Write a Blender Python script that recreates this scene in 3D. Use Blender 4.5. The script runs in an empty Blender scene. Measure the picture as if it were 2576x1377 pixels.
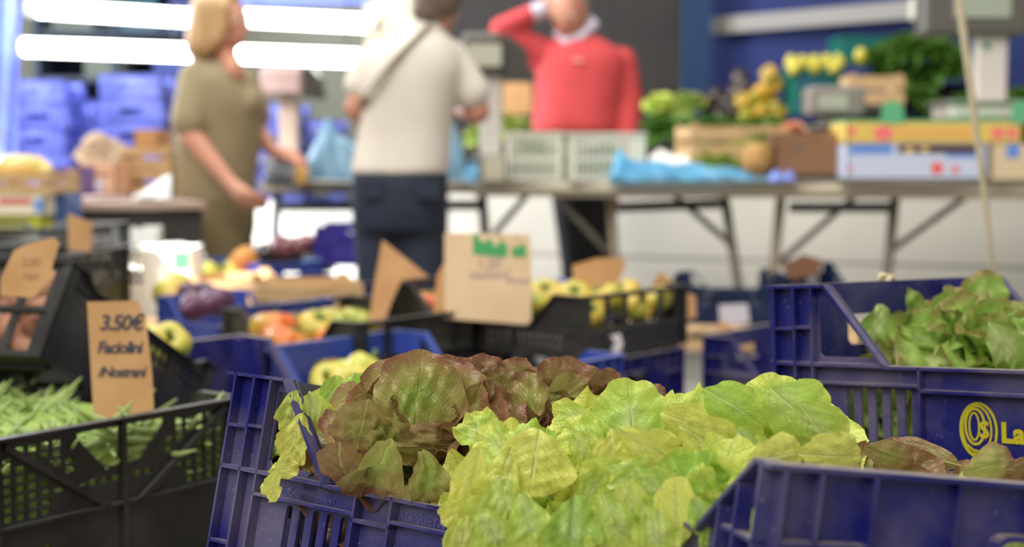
import bpy, bmesh, math, random
import numpy as np
from mathutils import Vector, Matrix, Euler, Quaternion
random.seed(7); RNG = np.random.default_rng(7)
S = bpy.context.scene
C = S.collection
PI = math.pi

# ------------------------------------------------------------------ camera
FPX, CX, CY = 3578.0, 1288.0, 688.5          # focal length in pixels of the 2576x1377 frame (50 mm)
HOR = 400.0
PITCH = math.atan((CY - HOR) / FPX)
CAMZ = 0.95
cd = bpy.data.cameras.new('camera'); cam = bpy.data.objects.new('camera', cd); C.objects.link(cam)
cam.location = (0, 0, CAMZ); cam.rotation_euler = (PI/2 - PITCH, 0, 0)
cd.sensor_width = 36.0; cd.lens = 36.0 * FPX / 2576.0
cd.clip_start = .05; cd.clip_end = 200
cd.dof.use_dof = True; cd.dof.focus_distance = 1.36; cd.dof.aperture_fstop = 3.6
S.camera = cam
FWD = Vector((0, math.cos(PITCH), -math.sin(PITCH))); UP = Vector((0, math.sin(PITCH), math.cos(PITCH))); RT = Vector((1, 0, 0))
CAM = Vector((0, 0, CAMZ))
def P(px, py, d):
    """point seen at that pixel at that distance along the view axis"""
    return CAM + FWD*d + RT*((px-CX)/FPX*d) + UP*((CY-py)/FPX*d)

# ------------------------------------------------------------------ light
w = bpy.data.worlds.new('world'); S.world = w; w.use_nodes = True
bg = w.node_tree.nodes['Background']; bg.inputs[0].default_value = (1.0, .97, .93, 1); bg.inputs[1].default_value = .34
def light(name, kind, loc, target, energy, color=(1,1,1), size=1.0, size_y=None, spot=None, blend=.3):
    l = bpy.data.lights.new(name, kind); l.energy = energy; l.color = color
    if kind == 'AREA':
        l.shape = 'RECTANGLE'; l.size = size; l.size_y = size_y or size
    elif kind == 'SUN': l.angle = size
    else: l.shadow_soft_size = size
    if spot: l.spot_size = spot; l.spot_blend = blend
    o = bpy.data.objects.new(name, l); C.objects.link(o); o.location = loc
    o.rotation_euler = (Vector(target)-Vector(loc)).to_track_quat('-Z', 'Y').to_euler()
    return o
light('daylight', 'SUN', (-2.8, -2.4, 5.4), (0, 2.2, .6), 1.55, (1, .97, .92), math.radians(38))
light('skylight', 'AREA', (-.3, 2.0, 3.6), (0, 1.7, .6), 78, (1, .98, .94), 3.0, 3.0)
light('hall_daylight', 'AREA', (-.6, 5.4, 4.2), (.9, 7.2, .9), 84, (1, .96, .9), 5.0, 2.5)
light('sunbeam_spot', 'SPOT', (-4.6, 0.2, 5.2), (-1.06, 4.15, .58), 14000, (1, .98, .95), .1, spot=math.radians(5.2), blend=.5)  # spot lamp added to brighten the white carton like sun through a gap
light('white_panel_spot', 'SPOT', (-5.2, 3.2, 6.0), (-1.2, 7.3, .35), 6500, (1, .98, .95), .15, spot=math.radians(13), blend=.4)  # spot lamp added to whiten the stand-in panels under the tables
light('crate_stack_fill', 'AREA', (-1.8, 6.2, 4.0), (-2.2, 8.2, .9), 130, (.95, .97, 1), 2.5, 1.5)  # area lamp added over the blue crate stacks to brighten them
light('tarp_backlight', 'AREA', (-3.9, 7.6, 1.8), (-2.2, 7.0, 1.3), 320, (.85, .9, 1), 2.6, 2.4)
S.view_settings.view_transform = 'Standard'; S.view_settings.look = 'None'; S.view_settings.gamma = 1
S.view_settings.use_curve_mapping = False
S.view_settings.exposure = .22

# ------------------------------------------------------------------ materials
def srgb(r, g, b):
    f = lambda c: (c/255/12.92) if c/255 <= .04045 else ((c/255+.055)/1.055)**2.4
    return (f(r), f(g), f(b), 1)
MATS = {}
def mat(name, col, rough=.5, col2=None, scale=8, amount=.5, bump=0, bscale=None, metal=0, spec=.5, trans=0, dust=None, dustamt=.6, emit=None, estr=1, sss=0, stretch=None):
    if name in MATS: return MATS[name]
    m = bpy.data.materials.new(name); m.use_nodes = True; n = m.node_tree.nodes; L = m.node_tree.links
    b = n['Principled BSDF']; out = n['Material Output']
    b.inputs['Roughness'].default_value = rough; b.inputs['Metallic'].default_value = metal
    b.inputs['Specular IOR Level'].default_value = spec
    tc = n.new('ShaderNodeTexCoord'); mp = n.new('ShaderNodeMapping'); L.new(tc.outputs['Object'], mp.inputs[0])
    if stretch: mp.inputs['Scale'].default_value = stretch
    src = None
    if col2:
        nz = n.new('ShaderNodeTexNoise'); nz.inputs['Scale'].default_value = scale; nz.inputs['Detail'].default_value = 6
        L.new(mp.outputs[0], nz.inputs['Vector'])
        r = n.new('ShaderNodeMapRange'); r.inputs['From Min'].default_value = .35; r.inputs['From Max'].default_value = .68; r.inputs['To Max'].default_value = amount*2 if amount<=.5 else 1
        L.new(nz.outputs['Fac'], r.inputs['Value'])
        mx = n.new('ShaderNodeMix'); mx.data_type = 'RGBA'; mx.inputs['A'].default_value = col; mx.inputs['B'].default_value = col2
        L.new(r.outputs['Result'], mx.inputs['Factor']); src = mx.outputs['Result']
    if dust:
        g = n.new('ShaderNodeNewGeometry'); sx = n.new('ShaderNodeSeparateXYZ'); L.new(g.outputs['Normal'], sx.inputs[0])
        r2 = n.new('ShaderNodeMapRange'); r2.inputs['From Min'].default_value = .55; r2.inputs['From Max'].default_value = .95
        L.new(sx.outputs['Z'], r2.inputs['Value'])
        n2 = n.new('ShaderNodeTexNoise'); n2.inputs['Scale'].default_value = 60; n2.inputs['Detail'].default_value = 8; n2.inputs['Roughness'].default_value = .7
        L.new(tc.outputs['Object'], n2.inputs['Vector'])
        r3 = n.new('ShaderNodeMapRange'); r3.inputs['From Min'].default_value = .3; r3.inputs['From Max'].default_value = .7; r3.inputs['To Min'].default_value = .35; r3.inputs['To Max'].default_value = 1
        L.new(n2.outputs['Fac'], r3.inputs['Value'])
        mu = n.new('ShaderNodeMath'); mu.operation = 'MULTIPLY'; L.new(r2.outputs['Result'], mu.inputs[0]); L.new(r3.outputs['Result'], mu.inputs[1])
        # specks of dried soil everywhere
        n4 = n.new('ShaderNodeTexNoise'); n4.inputs['Scale'].default_value = 230; n4.inputs['Detail'].default_value = 3
        L.new(tc.outputs['Object'], n4.inputs['Vector'])
        r4 = n.new('ShaderNodeMapRange'); r4.inputs['From Min'].default_value = .69; r4.inputs['From Max'].default_value = .74; r4.inputs['To Max'].default_value = .55
        L.new(n4.outputs['Fac'], r4.inputs['Value'])
        n5 = n.new('ShaderNodeTexNoise'); n5.inputs['Scale'].default_value = 9; n5.inputs['Detail'].default_value = 5
        L.new(tc.outputs['Object'], n5.inputs['Vector'])
        r5 = n.new('ShaderNodeMapRange'); r5.inputs['From Min'].default_value = .45; r5.inputs['From Max'].default_value = .75; r5.inputs['To Max'].default_value = .32
        L.new(n5.outputs['Fac'], r5.inputs['Value'])
        ma = n.new('ShaderNodeMath'); ma.operation = 'MAXIMUM'; L.new(r4.outputs['Result'], ma.inputs[0]); L.new(r5.outputs['Result'], ma.inputs[1])
        mm = n.new('ShaderNodeMath'); mm.operation = 'MAXIMUM'; L.new(mu.outputs[0], mm.inputs[0]); L.new(ma.outputs[0], mm.inputs[1])
        ml = n.new('ShaderNodeMath'); ml.operation = 'MULTIPLY'; ml.inputs[1].default_value = dustamt; L.new(mm.outputs[0], ml.inputs[0])
        mx2 = n.new('ShaderNodeMix'); mx2.data_type = 'RGBA'; mx2.inputs['A'].default_value = col; mx2.inputs['B'].default_value = dust
        if src: L.new(src, mx2.inputs['A'])
        L.new(ml.outputs[0], mx2.inputs['Factor']); src = mx2.outputs['Result']
    if src: L.new(src, b.inputs['Base Color'])
    else: b.inputs['Base Color'].default_value = col
    if bump:
        nb = n.new('ShaderNodeTexNoise'); nb.inputs['Scale'].default_value = bscale or scale*3; nb.inputs['Detail'].default_value = 5
        L.new(mp.outputs[0], nb.inputs['Vector'])
        bp = n.new('ShaderNodeBump'); bp.inputs['Strength'].default_value = bump; bp.inputs['Distance'].default_value = .01
        L.new(nb.outputs['Fac'], bp.inputs['Height']); L.new(bp.outputs[0], b.inputs['Normal'])
    if emit:
        b.inputs['Emission Color'].default_value = emit; b.inputs['Emission Strength'].default_value = estr
    if sss: b.inputs['Subsurface Weight'].default_value = sss; b.inputs['Subsurface Scale'].default_value = .02; b.inputs['Subsurface Radius'].default_value = (1,.4,.2)
    if trans:
        t = n.new('ShaderNodeBsdfTranslucent'); ms = n.new('ShaderNodeMixShader'); ms.inputs[0].default_value = trans
        if src: L.new(src, t.inputs[0])
        else: t.inputs[0].default_value = col
        L.new(b.outputs[0], ms.inputs[1]); L.new(t.outputs[0], ms.inputs[2]); L.new(ms.outputs[0], out.inputs[0])
    MATS[name] = m; return m
DUST = srgb(178, 165, 145)
M_BLUE = mat('blue_plastic', srgb(26,29,106), .38, srgb(36,38,112), 5, .5, .12, 40, dust=DUST, dustamt=.95)
M_BLUE2 = mat('faded_blue_plastic', srgb(58,82,172), .45, srgb(48,66,150), 4, .5, .1, 40, dust=srgb(165,170,190), dustamt=.5)
M_NAVY = mat('navy_plastic', srgb(14,32,62), .5, srgb(18,40,78), 4, .5)
M_BRIGHTBLUE = mat('bright_blue_plastic', srgb(126,136,214), .45, srgb(92,102,184), 4, .5)
M_BLACK = mat('black_plastic', srgb(30,30,29), .42, srgb(40,39,36), 6, .5, .1, 40, dust=srgb(130,128,122), dustamt=.6)
M_CARD = mat('cardboard', srgb(196,152,104), .85, srgb(184,138,90), 14, .5, .05, 30)
M_CARDPALE = mat('pale_cardboard', srgb(224,196,156), .85, srgb(216,186,144), 10, .5)
M_CARDDARK = mat('dark_cardboard', srgb(142,104,76), .85, srgb(130,94,66), 10, .5)
M_WOOD = mat('crate_wood', srgb(206,174,128), .75, srgb(186,150,104), 12, .5, .1, stretch=(1,1,9))
M_TABLE = mat('table_wood', srgb(214,204,182), .7, srgb(196,184,160), 10, .5, .1, stretch=(1,8,8))
M_INK = mat('ink', srgb(50,52,70), .7)
M_INKPALE = mat('faded_ink', srgb(170,148,150), .8)
M_GREENINK = mat('green_print', srgb(70,158,92), .7)
M_WHITE = mat('white_plastic', srgb(222,222,205), .5)
M_PAPER = mat('white_paper', srgb(205,198,205), .9)
M_WHITEBOX = mat('white_carton', srgb(245,245,240), .8)
M_STEEL = mat('steel_tube', srgb(128,120,104), .45, srgb(104,98,86), 14, .5, metal=.3)
M_DKSTEEL = mat('dark_steel', srgb(58,58,56), .5, metal=.3)
M_YELLOW = mat('yellow_print', srgb(196,184,30), .6)
M_SKIN = mat('skin', srgb(206,150,124), .5, srgb(196,134,108), 9, .4, sss=.1)

# ------------------------------------------------------------------ mesh helpers
class MB:
    def __init__(s): s.v = []; s.f = []; s.uv = None
    def add(s, vs, fs):
        k = len(s.v); s.v += [tuple(v) for v in vs]; s.f += [tuple(i+k for i in f) for f in fs]; return s
    def box(s, a, b, M=None):
        x0,y0,z0 = a; x1,y1,z1 = b
        vs = [(x0,y0,z0),(x1,y0,z0),(x1,y1,z0),(x0,y1,z0),(x0,y0,z1),(x1,y0,z1),(x1,y1,z1),(x0,y1,z1)]
        if M is not None: vs = [M @ Vector(v) for v in vs]
        return s.add(vs, [(0,3,2,1),(4,5,6,7),(0,1,5,4),(1,2,6,5),(2,3,7,6),(3,0,4,7)])
    def bar(s, p, q, wd, ht=None, up=Vector((0,0,1))):
        p = Vector(p); q = Vector(q); ht = ht or wd; d = (q-p); l = d.length; d.normalize()
        a = d.cross(up)
        if a.length < 1e-3: a = d.cross(Vector((0,1,0)))
        a.normalize(); b = a.cross(d)
        vs = []
        for t in (p, q):
            for i, j in ((-1,-1),(1,-1),(1,1),(-1,1)): vs.append(t + a*(wd/2*i) + b*(ht/2*j))
        return s.add(vs, [(0,1,2,3),(7,6,5,4),(0,4,5,1),(1,5,6,2),(2,6,7,3),(3,7,4,0)])
    def tube(s, pts, r, seg=8, cap=True):
        pts = [Vector(p) for p in pts]; n = len(pts); rs = r if hasattr(r, '__len__') else [r]*n
        vs = []; ref = None
        for i, p in enumerate(pts):
            d = (pts[min(i+1,n-1)] - pts[max(i-1,0)]).normalized()
            if ref is None: ref = d.orthogonal().normalized()
            a = (ref - d*ref.dot(d)).normalized(); ref = a; b = d.cross(a)
            for k in range(seg):
                t = 2*PI*k/seg; vs.append(p + (a*math.cos(t) + b*math.sin(t))*rs[i])
        fs = [(i*seg+k, i*seg+(k+1)%seg, (i+1)*seg+(k+1)%seg, (i+1)*seg+k) for i in range(n-1) for k in range(seg)]
        if cap: fs += [tuple(range(seg-1,-1,-1)), tuple((n-1)*seg+k for k in range(seg))]
        return s.add(vs, fs)
    def lathe(s, prof, seg=24, M=None, rib=0, nrib=0):
        vs = []; n = len(prof)
        for r, z in prof:
            for k in range(seg):
                t = 2*PI*k/seg; rr = r*(1 + rib*abs(math.cos(nrib*t/2)) - rib*.5)
                vs.append(Vector((rr*math.cos(t), rr*math.sin(t), z)))
        if M is not None: vs = [M @ v for v in vs]
        fs = [(i*seg+k, i*seg+(k+1)%seg, (i+1)*seg+(k+1)%seg, (i+1)*seg+k) for i in range(n-1) for k in range(seg)]
        fs += [tuple(range(seg-1,-1,-1)), tuple((n-1)*seg+k for k in range(seg))]
        return s.add(vs, fs)
    def ell(s, c, r, M=None, seg=20, rings=12):
        vs = []; c = Vector(c)
        if not hasattr(r, '__len__'): r = (r,r,r)
        for i in range(rings+1):
            ph = PI*i/rings
            for k in range(seg):
                t = 2*PI*k/seg
                v = Vector((r[0]*math.sin(ph)*math.cos(t), r[1]*math.sin(ph)*math.sin(t), r[2]*math.cos(ph)))
                if M is not None: v = M @ v
                vs.append(c + v)
        fs = [(i*seg+k, (i+1)*seg+k, (i+1)*seg+(k+1)%seg, i*seg+(k+1)%seg) for i in range(rings) for k in range(seg)]
        return s.add(vs, fs)
    def cap(s, p, q, r0, r1, seg=14, sq=1.0, side=None):
        """tapered limb with round ends"""
        p = Vector(p); q = Vector(q); pts = []; rs = []; d = (q-p).normalized()
        for t in (0.05,.3,.6,.85,1): pts.append(p - d*(r0*(1-t))); rs.append(max(r0*math.sqrt(1-(1-t)**2), .002))
        for t in (.25,.5,.75): pts.append(p.lerp(q, t)); rs.append(r0+(r1-r0)*t)
        for t in (0,.15,.4,.7,.95): pts.append(q + d*(r1*t)); rs.append(max(r1*math.sqrt(1-t*t), .002))
        return s.tube(pts, rs, seg)
    def prism(s, poly, axis, t0, t1):
        """2-D polygon pushed along axis: axis 'y' -> poly in (x,z), 'x' -> (y,z), 'z' -> (x,y)"""
        def V(p, t): return {'y':(p[0],t,p[1]), 'x':(t,p[0],p[1]), 'z':(p[0],p[1],t)}[axis]
        n = len(poly); vs = [V(p,t0) for p in poly] + [V(p,t1) for p in poly]
        return s.add(vs, [tuple(range(n)), tuple(range(2*n-1,n-1,-1))] + [(i,i+n,(i+1)%n+n,(i+1)%n) for i in range(n)])
    def build(s, name, m, parent=None, smooth=False, bevel=0, world=None):
        me = bpy.data.meshes.new(name); me.from_pydata(s.v, [], s.f); me.validate()
        bm = bmesh.new(); bm.from_mesh(me); bmesh.ops.remove_doubles(bm, verts=bm.verts, dist=1e-6) if smooth else None
        bmesh.ops.recalc_face_normals(bm, faces=bm.faces); bm.to_mesh(me); bm.free()
        me.materials.append(m)
        if smooth: me.polygons.foreach_set('use_smooth', [True]*len(me.polygons))
        o = bpy.data.objects.new(name, me); C.objects.link(o)
        if parent: o.parent = parent
        if world is not None: o.matrix_world = world
        if bevel:
            b = o.modifiers.new('bevel', 'BEVEL'); b.width = bevel; b.segments = 2; b.limit_method = 'ANGLE'
        return o
def tag(o, label, cat, group=None, kind=None):
    if label: o['label'] = label
    if cat: o['category'] = cat
    if group: o['group'] = group
    if kind: o['kind'] = kind
    return o
def struct(o): o['kind'] = 'structure'; return o
def empty(name, M=None, loc=None):
    o = bpy.data.objects.new(name, None); C.objects.link(o); o.empty_display_size = .05
    if M is not None: o.matrix_world = M
    if loc is not None: o.location = loc
    return o
def children(o): return [c for c in C.objects if c.parent is o]
def copy_tree(root, M, label=None, group=None, m=None):
    def cp(o, par):
        c = o.copy(); C.objects.link(c); c.parent = par
        if m and c.type == 'MESH':
            for s in c.material_slots: s.link = 'OBJECT'; s.material = m
        for ch in KIDS.get(o.name, []): cp(ch, c)
        return c
    r = cp(root, None); r.matrix_world = M
    if label: r['label'] = label
    if group: r['group'] = group
    return r
KIDS = {}
def reg(root):
    for o in C.objects:
        if o.parent: KIDS.setdefault(o.parent.name, [])
        if o.parent and o not in KIDS[o.parent.name]: KIDS[o.parent.name].append(o)
def basis(o, x, y, z):
    return Matrix(((x[0],y[0],z[0],o[0]),(x[1],y[1],z[1],o[1]),(x[2],y[2],z[2],o[2]),(0,0,0,1)))
def flat(polys, th, name='flat', bev=0):
    """solid plate from closed 2-D outlines, holes punched by nesting; returns (verts, faces) in x,y, thickness in z"""
    cu = bpy.data.curves.new(name, 'CURVE'); cu.dimensions = '2D'; cu.fill_mode = 'BOTH'; cu.extrude = th/2
    for poly in polys:
        sp = cu.splines.new('POLY'); sp.points.add(len(poly)-1)
        for k, p in enumerate(poly): sp.points[k].co = (p[0], p[1], 0, 1)
        sp.use_cyclic_u = True
    o = bpy.data.objects.new(name, cu); me = bpy.data.meshes.new_from_object(o)
    vs = [tuple(v.co) for v in me.vertices]; fs = [tuple(p.vertices) for p in me.polygons]
    bpy.data.objects.remove(o); bpy.data.curves.remove(cu); bpy.data.meshes.remove(me)
    return vs, fs
def text_geo(body, size, th=.001, shear=0, spacing=1, offset=0):
    cu = bpy.data.curves.new('t', 'FONT'); cu.body = body; cu.size = size; cu.extrude = th; cu.shear = shear; cu.space_character = spacing; cu.offset = offset
    cu.resolution_u = 3
    o = bpy.data.objects.new('t', cu); me = bpy.data.meshes.new_from_object(o)
    vs = [tuple(v.co) for v in me.vertices]; fs = [tuple(p.vertices) for p in me.polygons]
    bpy.data.objects.remove(o); bpy.data.curves.remove(cu); bpy.data.meshes.remove(me)
    return vs, fs
def rrect(x0, y0, x1, y1, r=.003, n=3):
    pts = []
    for cx, cy, a in ((x1-r,y1-r,0),(x0+r,y1-r,90),(x0+r,y0+r,180),(x1-r,y0+r,270)):
        for k in range(n+1):
            t = math.radians(a + 90*k/n); pts.append((cx+r*math.cos(t), cy+r*math.sin(t)))
    return pts

# ------------------------------------------------------------------ plastic crates
# local frame of a crate: x along the long side, y across, z up, origin at the centre of its base
def crate(style, m, label=None, L=.6, W=.4, H=.27, a=.077, b=.157, c=.095, hole=None, name='plastic_crate', logo=None, emb=False, group=None, low=False):
    root = empty(name); T = .0035; R = .013
    def side(sgn):
        mb = MB()
        # outline in (x, z) with z measured down from the rim
        if style in ('blue', 'blackdip', 'black'):
            if True:
                out = [(0,-H),(L,-H),(L,0),(L-a,0),(L-b,-c),(b,-c),(a,0),(0,0)]; top = [(0,0),(a,0),(b,-c),(L-b,-c),(L-a,0),(L,0)]
                if low: out = [(0,-H),(L,-H),(L,-c),(b,-c),(a,0),(0,0)]; top = [(0,0),(a,0),(b,-c),(L,-c)]
        holes = []
        def mir(p): return [(L-x, z) for x, z in p]
        if style == 'blue':
            win = [(.06,-.014),(.061,-.083),(.065,-.087),(b-.016,-c+.008),(a-.004,-.014)]
            if a < .04: win = [(.02,-.03),(.02,-c+.005),(b-.03,-c+.005)]
            holes += [win] if low else [win, mir(win)]
            for k in range(5):
                x = .098+k*.0195; h = rrect(x, -.205, x+.009, -.122, .0035)
                if L > .44: holes += [h, mir(h)] if L > .5 else [h]
            for k in range(6):
                if L < .55: break
                x = .215+k*.030; 
                if logo is None: holes.append(rrect(x, -.235, x+.012, -.2, .003))
        elif style == 'black':
            pass
        elif style == 'blackdip':
            for s_ in (0, 1):
                wn = [(.045,-.012),(.045,-c+.012),(b-.03,-c+.012),(a-.004,-.012)]
                if a > .1: holes.append(mir(wn) if s_ else wn)
            for i in range(26):
                for j in range(2):
                    x = .05+i*.0192; z = -c-.016-j*.019
                    if z-.014 < -H+.008 or abs(x-.2) < .014 or abs(x-.4) < .014 or abs(x-.3)<.012: continue
                    holes.append(rrect(x, z-.014, x+.012, z, .002, 1))
        vs, fs = flat([out]+holes, T)
        y0 = 0 if sgn < 0 else W
        mb.add([(v[0]-L/2, y0-W/2+v[2], v[1]+H) for v in vs], fs)
        ya, yb = (-W/2-R, -W/2) if sgn < 0 else (W/2, W/2+R)
        def bx(x0, x1, z0, z1, d=R):
            A = (-W/2-d, -W/2) if sgn < 0 else (W/2, W/2+d)
            mb.box((x0-L/2, A[0], z0+H), (x1-L/2, A[1], z1+H))
        # rim flange following the top edge
        for p, q in zip(top[:-1], top[1:]):
            d = Vector((q[0]-p[0], 0, q[1]-p[1])).normalized(); nrm = Vector((-d.z, 0, d.x)); t = .0035
            vs = []
            for (px_, pz_) in (p, q):
                base = Vector((px_-L/2, 0, pz_+H))
                for yy in (ya if sgn<0 else ya-T, yb+T if sgn<0 else yb):
                    vs += [base+Vector((0,yy,0)), base+Vector((0,yy,0))-nrm*t]
            mb.add(vs, [(0,2,3,1),(4,5,7,6),(0,4,6,2),(1,3,7,5),(0,1,5,4),(2,6,7,3)])
        mm = lambda x0, x1, z0, z1, d=R: (bx(x0,x1,z0,z1,d), bx(L-x1,L-x0,z0,min(z1,-c) if low else z1,d) if not (low and z0 > -c) else None)
        if style == 'blue':
            tp = lambda x: -.002 if x <= a else -c*(x-a)/(b-a)-.005
            mm(0,.003,-H,0); mm(.030,.033,-H,tp(.033)); mm(.056,.0585,-H,tp(.0585))
            (mm(0,.031,-.055,-.052), mm(.031,.058,-.053,-.050)) if a > .04 else mm(0,.05,-.058,-.055); mm(0,b,-.0975,-.0935)
            mm(.056,.2,-.1185,-.1155); mm(.2,.203,-H,-.095) if L > .44 else None; bx(.2,max(.21,L-.2),-.124,-.1205) if L > .44 else None
            mm(0,.031,-.172,-.169); mm(.031,.2,-.228,-.225); mm(.0,.031,-.232,-.229)
            if L > .5: bx(.2,.4,-.165 if logo is None else -.24,-.162 if logo is None else -.237,.007)
        elif style == 'black':
            mm(0,.012,-H,0,.008); bx(0,L,-.156,-.150,.009); bx(0,L,-H,-H+.01,.008)
        else:
            mm(0,.014,-H,0,.008); bx(0,L,-H,-H+.008,.007); mm(.2,.206,-H,-c,.007); bx(.297,.303,-H,-c,.007); bx(0,L,-c-.012,-c-.007,.006)
        o = mb.build('side_panel', m, root)
        return o
    def end(sgn):
        mb = MB()
        ht = -c if low and sgn > 0 else 0
        out = [(0,-H),(W,-H),(W,ht),(0,ht)]; holes = []
        hx = hole or (W/2-.055, W/2+.055)
        if ht: pass
        elif style == 'blue':
            holes.append(rrect(hx[0], -.082, hx[1], -.042, .012, 5))
            for k in range(4):
                for s_ in (0,1):
                    x = .045+k*.02; x = x if not s_ else W-x-.009
                    if H > .22: holes.append(rrect(x, -.225, x+.009, -.145, .003))
        elif style == 'black':
            holes.append([(.128,-.012),(.13,-.02),(.168,-.062),(.196,-.066),(.196,-.012)])
            holes.append([(.272,-.012),(.204,-.012),(.204,-.066),(.232,-.062),(.27,-.02)])
            for i in range(20):
                for j in range(8):
                    x = .022+i*.0182; z = -.016-j*.0122
                    d1 = (x+.005 - .02)*.42; dl = abs((-z+.004) - (.014+(x+.005-.02)*.62)); dr = abs((-z+.004) - (.014+(.38-x-.005)*.62))
                    if dl < .008 or dr < .008: continue
                    if .112 < x < .278 and z > -.076 and (z > -.03 or .13 < x+.005 < .27): continue
                    if j > 5 and .085 < x < .3: continue
                    if abs(x+.0065-.2) < .0095: continue
                    holes.append(rrect(x, z-.0092, x+.0132, z, .0015, 1))
            holes += [rrect(.315+k*.014, -.175, .324+k*.014, -.15, .002, 1) for k in range(2)]
        else:
            n = 5; wd = (W-.05)/n
            for k in range(n):
                holes.append(rrect(.03+k*wd, -.078, .03+k*wd+wd-.018, -.012, .002))
                if .15 < H < .18: holes.append(rrect(.03+k*wd, -.158, .03+k*wd+wd-.018, -.092, .002))
        vs, fs = flat([out]+holes, T)
        x0 = -L/2 if sgn < 0 else L/2
        mb.add([(x0+v[2], v[0]-W/2, v[1]+H) for v in vs], fs)
        def bx(y0, y1, z0, z1, d=R):
            A = (-L/2-d, -L/2) if sgn < 0 else (L/2, L/2+d)
            if z0 >= ht: return
            mb.box((A[0], y0-W/2, z0+H), (A[1], y1-W/2, min(z1,ht)+H))
        bx(-R, W+R, -.0035, 0)
        if style == 'blue':
            for y in (0, .028, .07, W-.07, W-.028, W): bx(y-.0015, y+.0015, -H, -.002)
            for y in (hx[0]-.035, hx[1]+.035): bx(y-.0013, y+.0013, -H, -.002, .009)
            for y in (hx[0]+.03, hx[1]-.03): bx(y-.0013, y+.0013, -.04, -.002, .009)
            bx(0,.028,-.055,-.052); bx(.028,.07,-.058,-.055); bx(W-.07,W,-.055,-.052); bx(0,W,-.118,-.115); bx(0,W,-.235,-.232)
            # collar round the hand hole
            o_ = rrect(hx[0]-.004, -.086, hx[1]+.004, -.038, .014, 5); i_ = rrect(hx[0], -.082, hx[1], -.042, .012, 5)
            vs, fs = flat([o_, i_], R); xx = x0 + (R/2 if sgn > 0 else -R/2)
            if not ht: mb.add([(xx+v[2], v[0]-W/2, v[1]+H) for v in vs], fs)
        else:
            bx(-.006,.012,-H,0,.008); bx(W-.012,W+.006,-H,0,.008); bx(0,W,-.09,-.084,.007) if style != 'black' else None; bx(0,W,-H,-H+.008,.007)
            if style == 'black':
                bx(W/2-.003,W/2+.003,-H,0,.009); bx(0,W,-.118,-.114,.009)
                for s_ in (1,-1):
                    xx = x0 + sgn*.005; mb.bar((xx, -s_*(W/2-.02), H-.012), (xx, -s_*.025, H-.118), .008, .008)
        return mb.build('end_panel', m, root)
    sides = [side(-1), side(1)]; end(-1); end(1)
    mb = MB(); mb.box((-L/2,-W/2,0), (L/2,W/2,.005))
    for k in range(5): mb.box((-L/2+.03+k*(L-.07)/4, -W/2+.01, -.006), (-L/2+.04+k*(L-.07)/4, W/2-.01, 0))
    mb.build('base', m, root)
    if style == 'blue':
        for sx in (-1,1):
            for sy in (-1,1):
                mb = MB(); mb.prism([(sx*(L/2-.022), sy*(W/2-.002)), (sx*(L/2-.002), sy*(W/2-.022)), (sx*(L/2-.002), sy*(W/2-.002))], 'z', .004, H-.004-(c if low and sx > 0 else 0))
                mb.build('corner_post', m, root)
    if emb:
        mb = MB()
        for body, x, z, sz in (("INEZ", .078, -.1125, .0125), ("SUITE", .116, -.105, .008), ("SUITE", .150, -.1125, .006), ("VIA GARANZI", .114, -.1145, .0075), ("PROPRIETA' PRIVATA", .245, -.1145, .0125)):
            vs, fs = text_geo(body, sz, .0004)
            mb.add([(x+v[0]-L/2, -W/2-T/2-.0005-v[2], z+v[1]+H) for v in vs], fs)
        o = mb.build('embossed_lettering', mat('embossed_blue', srgb(84,86,140), .5), sides[0]); o['label'] = 'raised dusty capital letters moulded in the panel'
    if logo:
        mb = MB()
        def ring(cx, cz, rx, rz, t, n=40):
            o_ = [(cx+rx*math.cos(2*PI*k/n), cz+rz*math.sin(2*PI*k/n)) for k in range(n)]
            i_ = [(cx+(rx-t)*math.cos(2*PI*k/n), cz+(rz-t)*math.sin(2*PI*k/n)) for k in range(n)]
            vs, fs = flat([o_, i_], .0006); mb.add([(v[0]-L/2, -W/2-T/2-.0006+v[2], v[1]+H) for v in vs], fs)
        cx, cz = .268, -.163
        ring(cx, cz, .023, .031, .0028); ring(cx-.002, cz+.001, .0185, .027, .0022); ring(cx-.004, cz+.004, .013, .021, .0028)
        ring(cx-.005, cz+.004, .007, .016, .0022)
        arc = [(cx-.013, cz-.016), (cx-.007, cz-.021), (cx, cz-.0225), (cx+.007, cz-.021), (cx+.013, cz-.015), (cx+.012, cz-.021), (cx+.006, cz-.0265), (cx, cz-.028), (cx-.006, cz-.0265), (cx-.012, cz-.021)]
        vs, fs = flat([arc], .0006); mb.add([(v[0]-L/2, -W/2-T/2-.0006+v[2], v[1]+H) for v in vs], fs)
        for body, x, z, sz in (("S", cx+.001, cz-.008, .026), (logo, cx+.0265, cz-.011, .030)):
            vs, fs = text_geo(body, sz, .0005, offset=.0012 if len(body)>1 else .0005)
            mb.add([(x+v[0]-L/2, -W/2-T/2-.0006-v[2], z+v[1]+H) for v in vs], fs)
        o = mb.build('printed_logo', M_YELLOW, sides[0]); o['label'] = 'yellow oval mark and lettering printed on the crate side'
    root['_H'] = H; root['_L'] = L; root['_W'] = W
    return root
def corner_M(o, x, y=None, z=None, L=.6, W=.4, H=.27, at=(0,0)):
    """matrix of a crate whose near-left top corner (or fraction 'at') stands at o with axes x, y, z"""
    if y is None: x, y, z = x
    x = Vector(x); y = Vector(y); z = Vector(z)
    c = Vector(o) + x*(L/2-at[0]*L) + y*(W/2-at[1]*W) - z*H
    return basis(c, x, y, z)
def rotv(r):
    r = Vector(r); return Matrix.Rotation(r.length, 3, r.normalized())
def yawaxes(deg):
    t = math.radians(deg); return Vector((math.cos(t), math.sin(t), 0)), Vector((-math.sin(t), math.cos(t), 0)), Vector((0,0,1))

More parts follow.
